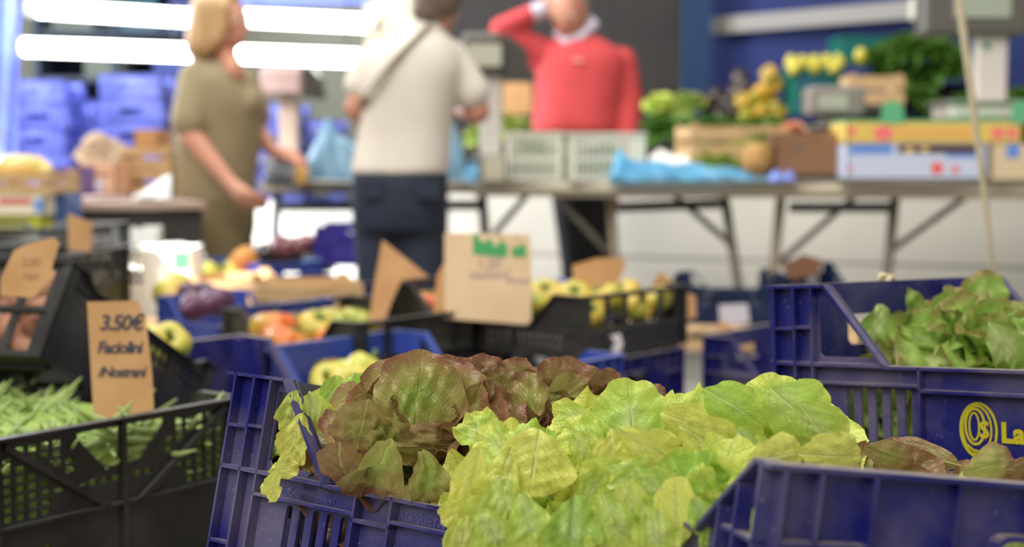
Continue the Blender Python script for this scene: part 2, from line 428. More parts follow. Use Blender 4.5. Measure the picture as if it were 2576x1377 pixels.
# ------------------------------------------------------------------ leaves
def leaf_mat(name, base, mid, margin, p0, p1, rough=.42, trans=.35, vein=None, blotch=.5, warm=None, cool=None):
    m = bpy.data.materials.new(name); m.use_nodes = True; n = m.node_tree.nodes; L = m.node_tree.links
    b = n['Principled BSDF']; out = n['Material Output']
    at = n.new('ShaderNodeAttribute'); at.attribute_name = 'lf'
    sp = n.new('ShaderNodeSeparateColor'); L.new(at.outputs['Color'], sp.inputs[0])
    uv = n.new('ShaderNodeUVMap'); su = n.new('ShaderNodeSeparateXYZ'); L.new(uv.outputs[0], su.inputs[0])
    def math_(op, a, b_=None, clamp=False):
        x = n.new('ShaderNodeMath'); x.operation = op; x.use_clamp = clamp
        for i, v in enumerate((a, b_)):
            if v is None: continue
            if isinstance(v, (int, float)): x.inputs[i].default_value = v
            else: L.new(v, x.inputs[i])
        return x.outputs[0]
    def maprange(v, a, b_, c=0, d=1):
        r = n.new('ShaderNodeMapRange'); L.new(v, r.inputs['Value']); r.interpolation_type = 'SMOOTHSTEP'
        for k, x in zip(('From Min','From Max','To Min','To Max'), (a,b_,c,d)): r.inputs[k].default_value = x
        return r.outputs['Result']
    def mixc(f, a, b_):
        x = n.new('ShaderNodeMix'); x.data_type = 'RGBA'
        for k, v in (('Factor', f), ('A', a), ('B', b_)):
            if isinstance(v, (tuple, float)): x.inputs[k].default_value = v
            else: L.new(v, x.inputs[k])
        return x.outputs['Result']
    tc = n.new('ShaderNodeTexCoord')
    nz = n.new('ShaderNodeTexNoise'); nz.inputs['Scale'].default_value = 26; nz.inputs['Detail'].default_value = 6; nz.inputs['Roughness'].default_value = .6
    L.new(tc.outputs['Object'], nz.inputs['Vector'])
    e = math_('ADD', sp.outputs[0], math_('MULTIPLY', math_('SUBTRACT', nz.outputs['Fac'], .5), blotch))
    col = mixc(maprange(e, 0.05, p0), base, mid)
    col = mixc(maprange(e, p0*.9, p1), col, margin)
    if warm: col = mixc(math_('MULTIPLY', maprange(sp.outputs[1], .45, .95), .75), col, warm)
    if cool: col = mixc(math_('MULTIPLY', maprange(sp.outputs[1], .42, .05), .7), col, cool)
    # veins from the leaf's own coordinates: midrib, slanted side veins, fine net
    ax = math_('ABSOLUTE', math_('SUBTRACT', su.outputs[0], .5))
    mid_l = math_('SUBTRACT', 1, maprange(math_('ADD', ax, math_('MULTIPLY', su.outputs[1], .018)), .012, .035))
    ph = math_('SUBTRACT', math_('MULTIPLY', su.outputs[1], 7), math_('MULTIPLY', ax, 7.5))
    n2 = n.new('ShaderNodeTexNoise'); n2.inputs['Scale'].default_value = 5; L.new(uv.outputs[0], n2.inputs['Vector'])
    ph = math_('ADD', ph, math_('MULTIPLY', n2.outputs['Fac'], 1.6))
    fr = math_('ABSOLUTE', math_('SUBTRACT', math_('FRACT', ph), .5))
    side_l = math_('SUBTRACT', 1, maprange(fr, .0, .07))
    vo = n.new('ShaderNodeTexVoronoi'); vo.feature = 'DISTANCE_TO_EDGE'; vo.inputs['Scale'].default_value = 11
    nv = n.new('ShaderNodeMix'); nv.data_type = 'VECTOR'; nv.inputs['Factor'].default_value = .06; L.new(uv.outputs[0], nv.inputs['A']); L.new(n2.outputs['Color'], nv.inputs['B'])
    L.new(nv.outputs['Result'], vo.inputs['Vector'])
    net = math_('SUBTRACT', 1, maprange(vo.outputs['Distance'], .0, .07))
    vn = math_('MAXIMUM', mid_l, math_('MAXIMUM', math_('MULTIPLY', side_l, .75), math_('MULTIPLY', net, .26)))
    col = mixc(math_('MULTIPLY', vn, .42), col, vein or base)
    # small brown bruises
    n3 = n.new('ShaderNodeTexNoise'); n3.inputs['Scale'].default_value = 70; L.new(tc.outputs['Object'], n3.inputs['Vector'])
    col = mixc(maprange(n3.outputs['Fac'], .70, .80, 0, .5), col, srgb(150,128,50))
    L.new(col, b.inputs['Base Color']); b.inputs['Roughness'].default_value = rough
    b.inputs['Specular IOR Level'].default_value = .45
    bp = n.new('ShaderNodeBump'); bp.inputs['Strength'].default_value = .6; bp.inputs['Distance'].default_value = .0026; bp.invert = True
    hh = math_('ADD', vn, math_('MULTIPLY', nz.outputs['Fac'], .9))
    L.new(hh, bp.inputs['Height']); L.new(bp.outputs[0], b.inputs['Normal'])
    t = n.new('ShaderNodeBsdfTranslucent'); L.new(col, t.inputs[0]); ms = n.new('ShaderNodeMixShader'); ms.inputs[0].default_value = trans
    L.new(b.outputs[0], ms.inputs[1]); L.new(t.outputs[0], ms.inputs[2]); L.new(ms.outputs[0], out.inputs[0])
    return m
LEAF = {
 'green': leaf_mat('green_lettuce_leaf', srgb(226,238,176), srgb(190,216,92), srgb(218,226,104), .6, 1.0, .36, .27, blotch=.7, warm=srgb(236,230,112), cool=srgb(140,190,66)),
 'red':   leaf_mat('red_lettuce_leaf', srgb(160,196,84), srgb(178,170,98), srgb(138,78,66), .66, 1.14, .22, .28, vein=srgb(196,198,124), blotch=.8, warm=srgb(138,86,70)),
 'oak':   leaf_mat('speckled_lettuce_leaf', srgb(222,232,160), srgb(146,182,72), srgb(158,138,80), .72, 1.1, .4, .34, blotch=1.0),
 'dark':  leaf_mat('dark_green_leaf', srgb(124,164,58), srgb(84,130,42), srgb(74,112,34), .5, 1.0, .5, .25),
}
class Leaves:
    def __init__(s, rings=12, seg=56): s.V = []; s.Fc = []; s.A = []; s.U = []; s.k = 0; s.rings = rings; s.seg = seg
    def leaf(s, base, y, nrm, L, W, cup=.2, bend=.3, ruf=.05, quilt=1.0, nar=.5, k=None, rnd=None, off=0.0, fold=0.0):
        R, G = s.rings, s.seg; g = RNG
        y = np.array(y, float); y /= np.linalg.norm(y); nrm = np.array(nrm, float); nrm -= y*nrm.dot(y); nrm /= np.linalg.norm(nrm)
        x = np.cross(y, nrm)
        th = np.linspace(0, 2*np.pi, G, endpoint=False); r = (np.linspace(0, 1, R+1)[1:])**.8
        rr, tt = np.meshgrid(r, th, indexing='ij')
        k = k or g.integers(4, 8); p = g.uniform(0, 6.28, 8)
        edge = 1 + .06*np.sin(3*tt+p[0]) + .04*np.sin(7*tt+p[1])+.009*np.sin(13*tt+p[2])+.005*np.sin(23*tt+p[5])
        sy = np.sin(tt); ry = np.where(sy > 0, .42*L, .58*L)
        yy = .58*L + rr*ry*sy*(1+(edge-1)*.7)
        q = np.clip(-sy, 0, 1)*rr; nr = 1 - nar*q**1.3
        xx = rr*W/2*np.cos(tt)*edge*nr
        xn = xx/(W/2); yn = yy/L
        zz = cup*W*.5*(xn**2) + fold*np.abs(xx)
        zz += ruf*W*(rr**3*np.sin(k*tt+p[3]) + .6*rr**5*np.sin((2*k+1)*tt+p[4]) + .22*rr**7*np.sin((3*k+2)*tt+p[7]))
        qn = np.zeros_like(xx)
        for _ in range(7):
            a = g.normal(0, 2.6, 2)*2.2; qn += np.sin(xn*a[0]*1.6+yn*a[1]*2.4+g.uniform(0, 6.28))
        zz += quilt*.014*W*qn*(1-.4*rr**4)
        zz -= .02*W*np.exp(-(xx/(.05*W))**2)*(1-yn)*1.0
        # bend along the length: rotate progressively
        t = np.clip(yn, 0, 1.2); ang = bend*t
        y2 = np.where(np.abs(bend) > 1e-4, L*np.sin(ang)/(bend+1e-9), yy); zc = np.where(np.abs(bend) > 1e-4, -L*(1-np.cos(ang))/(bend+1e-9), 0)
        # offset along local normal
        ny = np.sin(ang); nz = np.cos(ang)
        Y = y2 + zz*ny; Z = zc + zz*nz
        c0 = np.array([[0, .58*L, 0]]); 
        a0 = bend*.58
        cY = L*math.sin(a0)/(bend+1e-9); cZ = -L*(1-math.cos(a0))/(bend+1e-9)
        pts = np.stack([xx.ravel(), Y.ravel(), Z.ravel()], -1)
        pts = np.vstack([[[0, cY, cZ]], pts])
        Wd = np.array(base)[None] + pts[:, :1]*x + pts[:, 1:2]*y + pts[:, 2:3]*nrm
        s.V.append(Wd)
        rn = g.uniform() if rnd is None else rnd
        shade = np.clip(rr*.55 + .45*np.clip((yn-.1)/.8, 0, 1), 0, 1)   # leaf base pale, rim coloured
        s.A.append(np.vstack([[[.3, rn, .5, 1]], np.stack([shade.ravel(), np.full(rr.size, rn), yn.ravel(), np.ones(rr.size)], -1)]))
        s.U.append(np.vstack([[[.5, .58]], np.stack([xn.ravel()*.5+.5, yn.ravel()], -1)]))
        k0 = s.k
        i = np.arange(G); j = (i+1) % G
        s.Fc += [(k0, k0+1+a, k0+1+b) for a, b in zip(i, j)]
        for q_ in range(R-1):
            o0 = k0+1+q_*G; o1 = o0+G
            s.Fc += [(o0+a, o1+a, o1+b, o0+b) for a, b in zip(i, j)]
        s.k += len(Wd)
    def build(s, name, kind, parent=None, origin=None):
        V = np.vstack(s.V); A = np.vstack(s.A); U = np.vstack(s.U)
        org = np.array(origin if origin is not None else V.mean(0)); V = V-org
        me = bpy.data.meshes.new(name); me.from_pydata(V.tolist(), [], s.Fc)
        at = me.attributes.new('lf', 'FLOAT_COLOR', 'POINT'); at.data.foreach_set('color', A.ravel())
        ul = me.uv_layers.new(name='UVMap'); li = np.empty(len(me.loops), int); me.loops.foreach_get('vertex_index', li)
        ul.data.foreach_set('uv', U[li].ravel())
        me.polygons.foreach_set('use_smooth', [True]*len(me.polygons)); me.materials.append(LEAF[kind])
        o = bpy.data.objects.new(name, me); C.objects.link(o)
        if parent: o.parent = parent
        else: o.location = org
        return o
def rosette(lv, c, axis, r, n=26, f0=.05, f1=1.0, cup=.35, bend=.6, ruf=.06, wide=1.05, jitter=.2, quilt=1.0):
    c = np.array(c); ax = np.array(Vector(axis).normalized()); a = np.array(Vector(axis).orthogonal().normalized()); b = np.cross(ax, a)
    for i in range(n):
        f = f0 + (f1-f0)*(i+.5)/n; az = i*2.39996 + RNG.uniform(-jitter, jitter)
        rad = a*math.cos(az) + b*math.sin(az); tau = .12 + 1.35*f + RNG.uniform(-.15, .15)
        Y = ax*math.cos(tau) + rad*math.sin(tau); N = ax*math.sin(tau) - rad*math.cos(tau)
        L = r*(.75+.45*f)*RNG.uniform(.9, 1.1)
        lv.leaf(c + rad*.008 - ax*r*.25, Y, N, L, L*wide*RNG.uniform(.9, 1.15), cup=cup*(1.2-.7*f), bend=bend*(f-.15)+RNG.uniform(-.1,.2), ruf=ruf*(.6+.7*f), quilt=quilt)
def pxleaf(lv, px, py, d, Lp, Wp, ang, pitch=0, roll=0, **kw):
    """leaf whose middle is seen at a pixel; sizes in frame pixels, angle of the tip in the picture, pitch = tip away from the viewer"""
    c = P(px, py, d); s = d/FPX; t = math.radians(ang)
    y = RT*math.cos(t) + UP*math.sin(t); nn = -FWD
    x = y.cross(nn)
    R1 = Matrix.Rotation(math.radians(-pitch), 3, x); y = R1 @ y; nn = R1 @ nn
    R2 = Matrix.Rotation(math.radians(roll), 3, y); nn = R2 @ nn
    L = Lp*s; W = Wp*s
    bend = kw.get('bend', .3)
    base = c - y*(L*.5)
    lv.leaf(base, y, nn, L, W, **kw)
def lettuce(label, kind, c, axis, r, n=26, group='green lettuces heaped in the front crates', name='lettuce', extra=(), rings=11, seg=52, **kw):
    lv = Leaves(rings, seg); rosette(lv, c, axis, r, n, **kw)
    for e in extra: pxleaf(lv, *e[0], **e[1])
    o = lv.build(name, kind, origin=c); tag(o, label, 'lettuce', group); return o

# ------------------------------------------------------------------ front crates
# pose read from the photograph: the stands lean away from the camera
def pose(rv, o): M3 = rotv(rv); return M3.col[0], M3.col[1], M3.col[2], o
x, y, z, o = pose((-.236, .068, -.707), P(577, 930, 1.455)); 
xA, yA, zA = x.copy(), y.copy(), z.copy(); oA = Vector((-.294, 1.455, .732))
A = crate('blue', M_BLUE, emb=True, L=.45, low=True); A.matrix_world = corner_M(oA + xA*.013 + yA*.013, xA, yA, zA, L=.45)
tag(A, 'dusty dark blue crate tilted at the front, full of red and green lettuce', 'crate', 'blue crates of lettuce')
xC, yC, zC, _ = pose((-.064, -.061, -.83), None); oC = Vector((.311, 1.757, .793))
Cc = crate('blue', M_BLUE, logo='La Can'); Cc.matrix_world = corner_M(oC + xC*.013 + yC*.013, xC, yC, zC)
tag(Cc, 'dark blue crate with yellow oval logo holding speckled lettuce', 'crate', 'blue crates of lettuce')
# the near crate at the right: its end panel faces the camera
uB = Vector((.95, .28, -.135)).normalized(); vB = Vector((-.27, .95, -.02)); vB = (vB - uB*vB.dot(uB)).normalized(); wB = uB.cross(vB)
oB = P(1852, 1134, .95) + uB*.027 - wB*.007
Bc = crate('blue', M_BLUE, low=True, L=.24, W=.49, a=.012, b=.095, c=.068, hole=(.49-.295, .49-.175))
# long side of the crate runs away from the camera, so x_local = vB, y_local = -uB
HB, LB, WB = .27, .24, .49
ctr = oB + uB*.013 + vB*.013 + vB*(LB/2) + uB*(WB/2) - wB*HB
Bc.matrix_world = basis(ctr, vB, -uB, wB)
tag(Bc, 'scuffed blue crate with a hand hole cut in its end, closest to the camera', 'crate', 'blue crates of lettuce')

# ------------------------------------------------------------------ lettuces
def inA(fx, fy, dz=0): return oA + xA*(.6*fx) + yA*(.4*fy) + zA*dz
def inB(fx, fy, dz=0): return oB + vB*(.6*fx) + uB*(.49*fy) + wB*dz
def inC(fx, fy, dz=0): return oC + xC*(.6*fx) + yC*(.4*fy) + zC*dz
K = dict
TOC = Vector((0, -.55, .8))
# red heads
red1 = [
 ((1052, 1003, 1.36, 235, 232, 84, -14, 4), K(cup=-.12, bend=.25, ruf=.035, quilt=1.3, nar=.25, rnd=.35)),
 ((905, 1092, 1.30, 190, 170, -105, 20, -6), K(cup=-.35, bend=.5, ruf=.03, quilt=1.6, nar=.35, rnd=.75)),
 ((860, 1190, 1.27, 180, 170, -84, 25, 22), K(cup=-.25, bend=.5, ruf=.04, quilt=1.3, nar=.3, rnd=.95)),
 ((945, 1195, 1.26, 235, 165, -115, 25, -25), K(cup=.25, bend=.4, ruf=.05, quilt=1.5, nar=.5, rnd=.1)),
 ((1080, 1130, 1.32, 250, 120, -4, 30, 0), K(cup=-.3, bend=.5, ruf=.06, quilt=1.2, nar=.3, rnd=.8)),
 ((1080, 1215, 1.28, 170, 120, -80, 15, -15), K(cup=.3, bend=.3, ruf=.09, quilt=1.6, nar=.4, rnd=.2)),
 ((1210, 1040, 1.40, 170, 140, 60, -10, 15), K(cup=.35, bend=.3, ruf=.08, quilt=1.2, nar=.4, rnd=.4)),
 ((1170, 960, 1.44, 120, 130, 80, -15, 0), K(cup=-.2, bend=.5, ruf=.06, quilt=1.2, nar=.4, rnd=.95)),
 ((980, 1115, 1.31, 150, 150, -60, 20, -20), K(cup=-.2, bend=.5, ruf=.06, quilt=1.2, rnd=.6)),
]
lettuce('big red-brown lettuce with one broad leaf upright and others hanging over the crate edge', 'red', P(1060, 1105, 1.40), (-.1, -.5, .8), .105, 20, 'red lettuces in the front crate', extra=red1, ruf=.05)
red2 = [
 ((1215, 945, 1.46, 110, 110, 75, -10, 10), K(cup=.3, bend=.4, ruf=.08, rnd=.9)),
 ((1300, 945, 1.46, 90, 110, 100, -20, -20), K(cup=.5, bend=.4, ruf=.12, rnd=.8)),
 ((1265, 985, 1.44, 120, 120, 60, 0, 25), K(cup=.3, bend=.4, ruf=.1, rnd=.7)),
 ((1330, 1010, 1.43, 150, 110, 95, 0, -20), K(cup=.3, bend=.3, ruf=.08, rnd=.1)),
 ((1160, 1010, 1.42, 120, 100, 70, 0, 30), K(cup=.35, bend=.3, ruf=.1, rnd=.8)),
]
lettuce('red-brown lettuce with small curled tips, behind the broad upright red leaf', 'red', P(1260, 1060, 1.48), (0, -.3, .9), .085, 20, 'red lettuces in the front crate', extra=red2, ruf=.09)
red3 = [
 ((1420, 1010, 1.47, 200, 120, 25, 10, -10), K(cup=.4, bend=.4, ruf=.1, rnd=.5)),
 ((1515, 975, 1.50, 110, 90, 30, 0, 0), K(cup=.6, bend=.4, ruf=.1, rnd=.9)),
 ((1400, 960, 1.5, 120, 100, 110, -20, 10), K(cup=.3, bend=.4, ruf=.1, rnd=.85)),
 ((1640, 1000, 1.50, 120, 70, 15, 20, 0), K(cup=-.3, bend=.5, ruf=.05, rnd=.95)),
]
lettuce('red-brown lettuce with a drooping wavy leaf, between small tips and the green heap', 'red', P(1430, 1040, 1.52), (.1, -.3, .9), .08, 20, 'red lettuces in the front crate', extra=red3, ruf=.08)
# pale green lettuce by the corner post
g0 = [
 ((735, 1040, 1.40, 120, 90, -100, 10, 10), K(cup=.2, bend=.3, ruf=.08, rnd=.7)),
 ((742, 1110, 1.385, 150, 100, -110, 5, 20), K(cup=.25, bend=.2, ruf=.12, rnd=.9)),
 ((800, 1040, 1.40, 120, 90, -70, 10, -15), K(cup=.4, bend=.3, ruf=.1, rnd=.6)),
 ((835, 1010, 1.47, 130, 90, 60, 0, 10), K(cup=.4, bend=.3, ruf=.06, rnd=.2)),
 ((900, 1005, 1.49, 130, 100, 100, 0, -10), K(cup=.3, bend=.3, ruf=.06, rnd=.1)),
 ((730, 1165, 1.42, 90, 60, -95, 0, 0), K(cup=.3, bend=.3, ruf=.1, rnd=.5)),
]
lettuce('pale green lettuce squeezed into the corner of the tilted crate, left of the red ones', 'green', P(830, 1085, 1.50), (-.3, -.3, .9), .068, 18, 'green lettuces heaped in the front crates', extra=g0, ruf=.07)
# green heads in the heap
heads = [
 ('green lettuce in the heap with a broad yellow leaf facing the camera', (1330,1215,1.30), .088, (0,-.7,.65), [
   ((1345,1165,1.19,175,205,-100,-12,0), K(cup=-.12, bend=.3, ruf=.05, rnd=1.0, nar=.3)),
   ((1255,1125,1.22,140,120,150,10,10), K(cup=.2, bend=.3, ruf=.1, rnd=.6)),
   ((1205,1085,1.26,110,120,120,10,10), K(cup=.2, bend=.4, ruf=.1, rnd=.5)),
   ((1470,1135,1.24,120,100,-60,10,-20), K(cup=.2, bend=.3, ruf=.08, rnd=.7)),
   ((1255,1215,1.19,190,120,-110,-5,10), K(cup=.3, bend=.2, ruf=.08, rnd=.8)),
 ]),
 ('green lettuce hanging lowest over the rim of the tilted crate, beside the red leaves', (1290,1330,1.26), .08, (-.1,-.75,.5), [
   ((1185,1215,1.20,190,110,-105,0,15), K(cup=.3, bend=.2, ruf=.07, rnd=.9)),
   ((1215,1285,1.18,140,110,-120,0,0), K(cup=.25, bend=.3, ruf=.06, rnd=.7)),
   ((1150,1290,1.19,100,80,-150,0,0), K(cup=.2, bend=.3, ruf=.06, rnd=.8)),
   ((1275,1275,1.16,150,140,-80,0,-5), K(cup=.2, bend=.3, ruf=.07, rnd=.6)),
   ((1165,1355,1.17,120,100,-100,0,0), K(cup=.25, bend=.3, ruf=.05, rnd=.7)),
   ((1240,1350,1.15,150,130,-60,0,10), K(cup=.2, bend=.3, ruf=.06, rnd=.5)),
 ]),
 ('green lettuce at the bottom of the heap showing pale ribs', (1460,1345,1.22), .085, (0,-.8,.5), [
   ((1330,1320,1.13,160,130,-75,-5,0), K(cup=.25, bend=.3, ruf=.08, rnd=.5)),
   ((1440,1340,1.11,190,160,-95,-5,-10), K(cup=.25, bend=.3, ruf=.09, rnd=.2)),
   ((1550,1330,1.11,180,170,-70,-5,10), K(cup=.2, bend=.3, ruf=.09, rnd=.5)),
   ((1490,1235,1.15,150,120,40,10,20), K(cup=.4, bend=.3, ruf=.08, rnd=.6)),
 ]),
 ('green lettuce next to the blue diagonal strut, with one smooth oval leaf', (1620,1260,1.24), .08, (.25,-.7,.6), [
   ((1702,1285,1.08,170,105,95,0,-12), K(cup=.18, bend=.15, ruf=.02, rnd=.8, nar=.3, quilt=.6)),
   ((1600,1200,1.14,160,90,20,20,0), K(cup=.3, bend=.3, ruf=.07, rnd=.4)),
   ((1640,1310,1.10,120,120,-60,0,0), K(cup=.2, bend=.3, ruf=.08, rnd=.5)),
   ((1520,1190,1.17,140,90,-160,10,10), K(cup=.4, bend=.3, ruf=.08, rnd=.5)),
   ((1650,1350,1.07,150,130,-80,0,0), K(cup=.2, bend=.3, ruf=.08, rnd=.6)),
   ((1590,1275,1.11,150,120,-70,0,10), K(cup=.25, bend=.3, ruf=.07, rnd=.7)),
   ((1650,1225,1.12,140,110,-40,5,0), K(cup=.25, bend=.3, ruf=.07, rnd=.3)),
   ((1720,1370,1.10,130,110,-90,0,0), K(cup=.3, bend=.3, ruf=.08, rnd=.3)),
 ]),
 ('green lettuce on top of the heap in front of the drooping red leaf', (1590,1115,1.36), .095, (0,-.6,.75), [
   ((1590,1050,1.27,190,200,95,-10,0), K(cup=-.15, bend=.5, ruf=.06, rnd=.3, nar=.3)),
   ((1470,1100,1.26,130,120,150,10,10), K(cup=.2, bend=.4, ruf=.08, rnd=.5)),
   ((1640,1130,1.20,200,120,-30,10,0), K(cup=.2, bend=.4, ruf=.08, rnd=.9)),
   ((1440,1050,1.32,120,90,165,10,0), K(cup=.3, bend=.4, ruf=.06, rnd=.6)),
   ((1540,1140,1.20,120,110,-90,0,-10), K(cup=.2, bend=.4, ruf=.1, rnd=.9)),
 ]),
 ('green lettuce in the middle of the heap with long curled upper leaves', (1760,1130,1.34), .092, (.1,-.6,.75), [
   ((1760,1075,1.26,230,120,-20,15,0), K(cup=-.3, bend=.5, ruf=.06, rnd=.9, nar=.3)),
   ((1790,1115,1.22,200,140,-28,15,-15), K(cup=.2, bend=.4, ruf=.05, rnd=.85, nar=.3)),
   ((1700,1175,1.18,170,90,10,15,0), K(cup=.3, bend=.3, ruf=.06, rnd=.4)),
   ((1830,1040,1.30,190,110,-35,10,0), K(cup=.3, bend=.4, ruf=.05, rnd=.5)),
 ]),
]
for lab, (hx, hy, hd), r, ax, ex in heads:
    lettuce(lab, 'green', P(hx, hy+38, hd), ax, r*.8, 30, extra=ex, ruf=.11, wide=.95, quilt=1.5, jitter=.5)
# dome in the near right crate
lettuce('smooth domed green lettuce at the highest point of the heap, in the near right crate', 'green', P(1960, 1130, 1.34), (.1, -.45, .85), .082, 24, ruf=.04, quilt=.6, extra=[
   ((2010,1040,1.24,190,175,-40,-5,10), K(cup=-.35, bend=.6, ruf=.03, rnd=.3, nar=.25, quilt=.6)),
   ((1860,1030,1.26,210,130,-30,5,-5), K(cup=-.25, bend=.5, ruf=.04, rnd=.25, nar=.25, quilt=.5)),
   ((1950,1020,1.30,160,150,100,-20,0), K(cup=-.2, bend=.6, ruf=.05, rnd=.5, nar=.3)),
   ((2060,1085,1.22,180,140,-55,0,20), K(cup=-.3, bend=.5, ruf=.04, rnd=.5, nar=.3)),
   ((2100,1150,1.16,190,130,-5,10,0), K(cup=-.2, bend=.5, ruf=.03, rnd=.95, nar=.3, quilt=.6)),
   ((1960,1150,1.14,190,110,5,20,0), K(cup=-.2, bend=.4, ruf=.03, rnd=.95, nar=.3, quilt=.6)),
   ((1890,1130,1.22,130,100,-60,10,0), K(cup=.3, bend=.4, ruf=.08, rnd=.4)),
 ])
lettuce('green lettuce inside the near right crate, seen under its diagonal strut', 'green', P(1800, 1350, 1.14), (-.5, -.7, .3), .06, 22, ruf=.08, extra=[((1770,1300,1.06,110,90,-60,0,0), K(cup=.3, bend=.3, ruf=.08, rnd=.2)), ((1800,1360,1.06,110,90,-90,0,0), K(cup=.3, bend=.3, ruf=.08, rnd=.2))])
lettuce('green lettuce inside the near right crate, seen through the hand hole', 'green', P(2540, 1420, 1.16), (-.1, -.8, .4), .06, 22, ruf=.08, extra=[((2480,1375,1.08,130,110,100,0,0), K(cup=.2, bend=.3, ruf=.08, rnd=.6)), ((2545,1368,1.08,120,120,80,0,0), K(cup=.2, bend=.3, ruf=.08, rnd=.6))])
lettuce('red-brown lettuce lying behind the rim of the near right crate, under the crate slots', 'red', P(2270, 1275, 1.28), (.1, -.5, .8), .06, 20, 'red lettuces in the near right crate', ruf=.05, extra=[
   ((2320,1145,1.30,200,90,165,10,10), K(cup=-.4, bend=.4, ruf=.04, rnd=.8)),
   ((2240,1150,1.26,160,80,-20,10,0), K(cup=-.3, bend=.4, ruf=.05, rnd=.7)),
 ])
lettuce('pale-backed red lettuce leafing over the rim below the yellow lettering', 'red', P(2540, 1290, 1.28), (.1, -.5, .8), .055, 18, 'red lettuces in the near right crate', ruf=.05, extra=[
   ((2500,1172,1.20,180,100,10,15,0), K(cup=-.35, bend=.4, ruf=.03, rnd=.05)),
   ((2576,1180,1.18,100,60,0,10,0), K(cup=-.3, bend=.4, ruf=.03, rnd=.95)),
 ])
# speckled lettuces in the logo crate
lettuce('speckled green lettuce with brown-edged leaves, rim side of the logo crate', 'oak', P(2330, 890, 1.90), (-.2, -.5, .8), .085, 24, 'speckled lettuces in the logo crate', ruf=.1, extra=[
   ((2210,820,1.86,110,100,-100,0,10), K(cup=.3, bend=.4, ruf=.14, rnd=.9)),
   ((2330,870,1.83,150,110,-30,0,-10), K(cup=.2, bend=.4, ruf=.08, rnd=.9)),
   ((2390,790,1.86,150,110,60,-10,10), K(cup=.2, bend=.4, ruf=.1, rnd=.2)),
   ((2270,790,1.95,140,120,120,-10,0), K(cup=.2, bend=.4, ruf=.12, rnd=.5)),
 ])
lettuce('speckled green lettuce filling the middle of the logo crate', 'oak', P(2500, 880, 1.80), (.1, -.4, .85), .09, 24, 'speckled lettuces in the logo crate', ruf=.1, extra=[
   ((2480,760,1.95,160,120,100,-10,0), K(cup=.2, bend=.4, ruf=.1, rnd=.4)),
   ((2540,880,1.72,170,120,-50,0,10), K(cup=.3, bend=.4, ruf=.08, rnd=.1)),
 ])
lettuce('speckled lettuce low in the logo crate, seen through its slots', 'oak', P(2210, 1060, 1.86), (-.4, -.8, .3), .09, 18, 'speckled lettuces in the logo crate', ruf=.08)
# torn scraps on the crate ribs
lv = Leaves(9, 36); pxleaf(lv, 712, 1182, 1.345, 80, 55, 10, 0, 0, cup=.3, bend=.4, ruf=.12, rnd=.9); pxleaf(lv, 688, 1222, 1.335, 85, 58, -105, 0, 20, cup=.4, bend=.2, ruf=.12, rnd=.9)
tag(lv.build('lettuce_scrap', 'green'), 'torn yellowish scrap of leaf stuck on the corner ribs of the tilted crate', 'leaf')

# ------------------------------------------------------------------ produce
def WP(px, py, Y):
    """point on that pixel's sight line in the upright plane y = Y"""
    d = FWD + RT*((px-CX)/FPX) + UP*((CY-py)/FPX); return CAM + d*(Y/d.y)
M_TOM = mat('tomato_skin', srgb(226,96,44), .3, srgb(160,170,60), 11, .4, sss=.1)
M_TOMY = mat('tomato_yellow_skin', srgb(214,176,70), .3, srgb(150,172,70), 11, .5, sss=.1)
M_STEM = mat('green_stem', srgb(84,118,44), .6)
M_BEAN = mat('bean_skin', srgb(166,184,112), .45, srgb(136,162,84), 12, .5)
M_PEPPER = mat('pepper_skin', srgb(190,200,80), .3, srgb(230,150,60), 7, .4)
M_LEMON = mat('lemon_skin', srgb(232,206,70), .45, srgb(216,186,50), 14, .5, .1, 90)
M_APPLE = mat('apple_skin', srgb(222,210,120), .35, srgb(236,190,110), 9, .5)
def tomato(m, label=None, group=None):
    prof = [(.001,-.026),(.014,-.028),(.028,-.024),(.040,-.012),(.044,.002),(.040,.016),(.028,.026),(.014,.027),(.004,.022),(.001,.021)]
    o = MB().lathe(prof, 40, rib=.16, nrib=9).build('tomato', m, smooth=True)
    mb = MB(); mb.tube([(0,0,.018),(.002,0,.028),(.006,.002,.036)], [.004,.003,.002], 8)
    for k in range(5):
        t = 2*PI*k/5; mb.tube([(0,0,.022),(.01*math.cos(t),.01*math.sin(t),.027),(.022*math.cos(t),.022*math.sin(t),.026)], [.004,.003,.0008], 6)
    mb.build('stalk', M_STEM, o, smooth=True); tag(o, label, 'tomato', group); return o
def pepper(m, label, group, name='bell_pepper', cat='pepper'):
    prof = [(.001,-.05),(.014,-.052),(.026,-.044),(.033,-.02),(.038,.01),(.038,.03),(.030,.043),(.014,.046),(.006,.038),(.001,.037)]
    o = MB().lathe(prof, 36, rib=.14, nrib=4).build(name, m, smooth=True)
    MB().tube([(0,0,.034),(.002,0,.05),(.007,.003,.062)], [.007,.004,.005], 8).build('stalk', M_STEM, o, smooth=True); tag(o, label, cat, group); return o
def lemon(m, label, group, name='lemon', cat='lemon', r=.03):
    prof = [(.001,-r*1.45),(r*.25,-r*1.3),(r*.7,-r*.9),(r*.97,-r*.3),(r,r*.2),(r*.75,r*.85),(r*.3,r*1.25),(.001,r*1.4)]
    o = MB().lathe(prof, 20).build(name, m, smooth=True); tag(o, label, cat, group); return o
def rmat(p, s=1, tilt=1.2):
    return Matrix.Translation(p) @ Euler((RNG.uniform(-tilt,tilt), RNG.uniform(-tilt,tilt), RNG.uniform(0,6.28))).to_matrix().to_4x4() @ Matrix.Scale(s, 4)
USED = set()
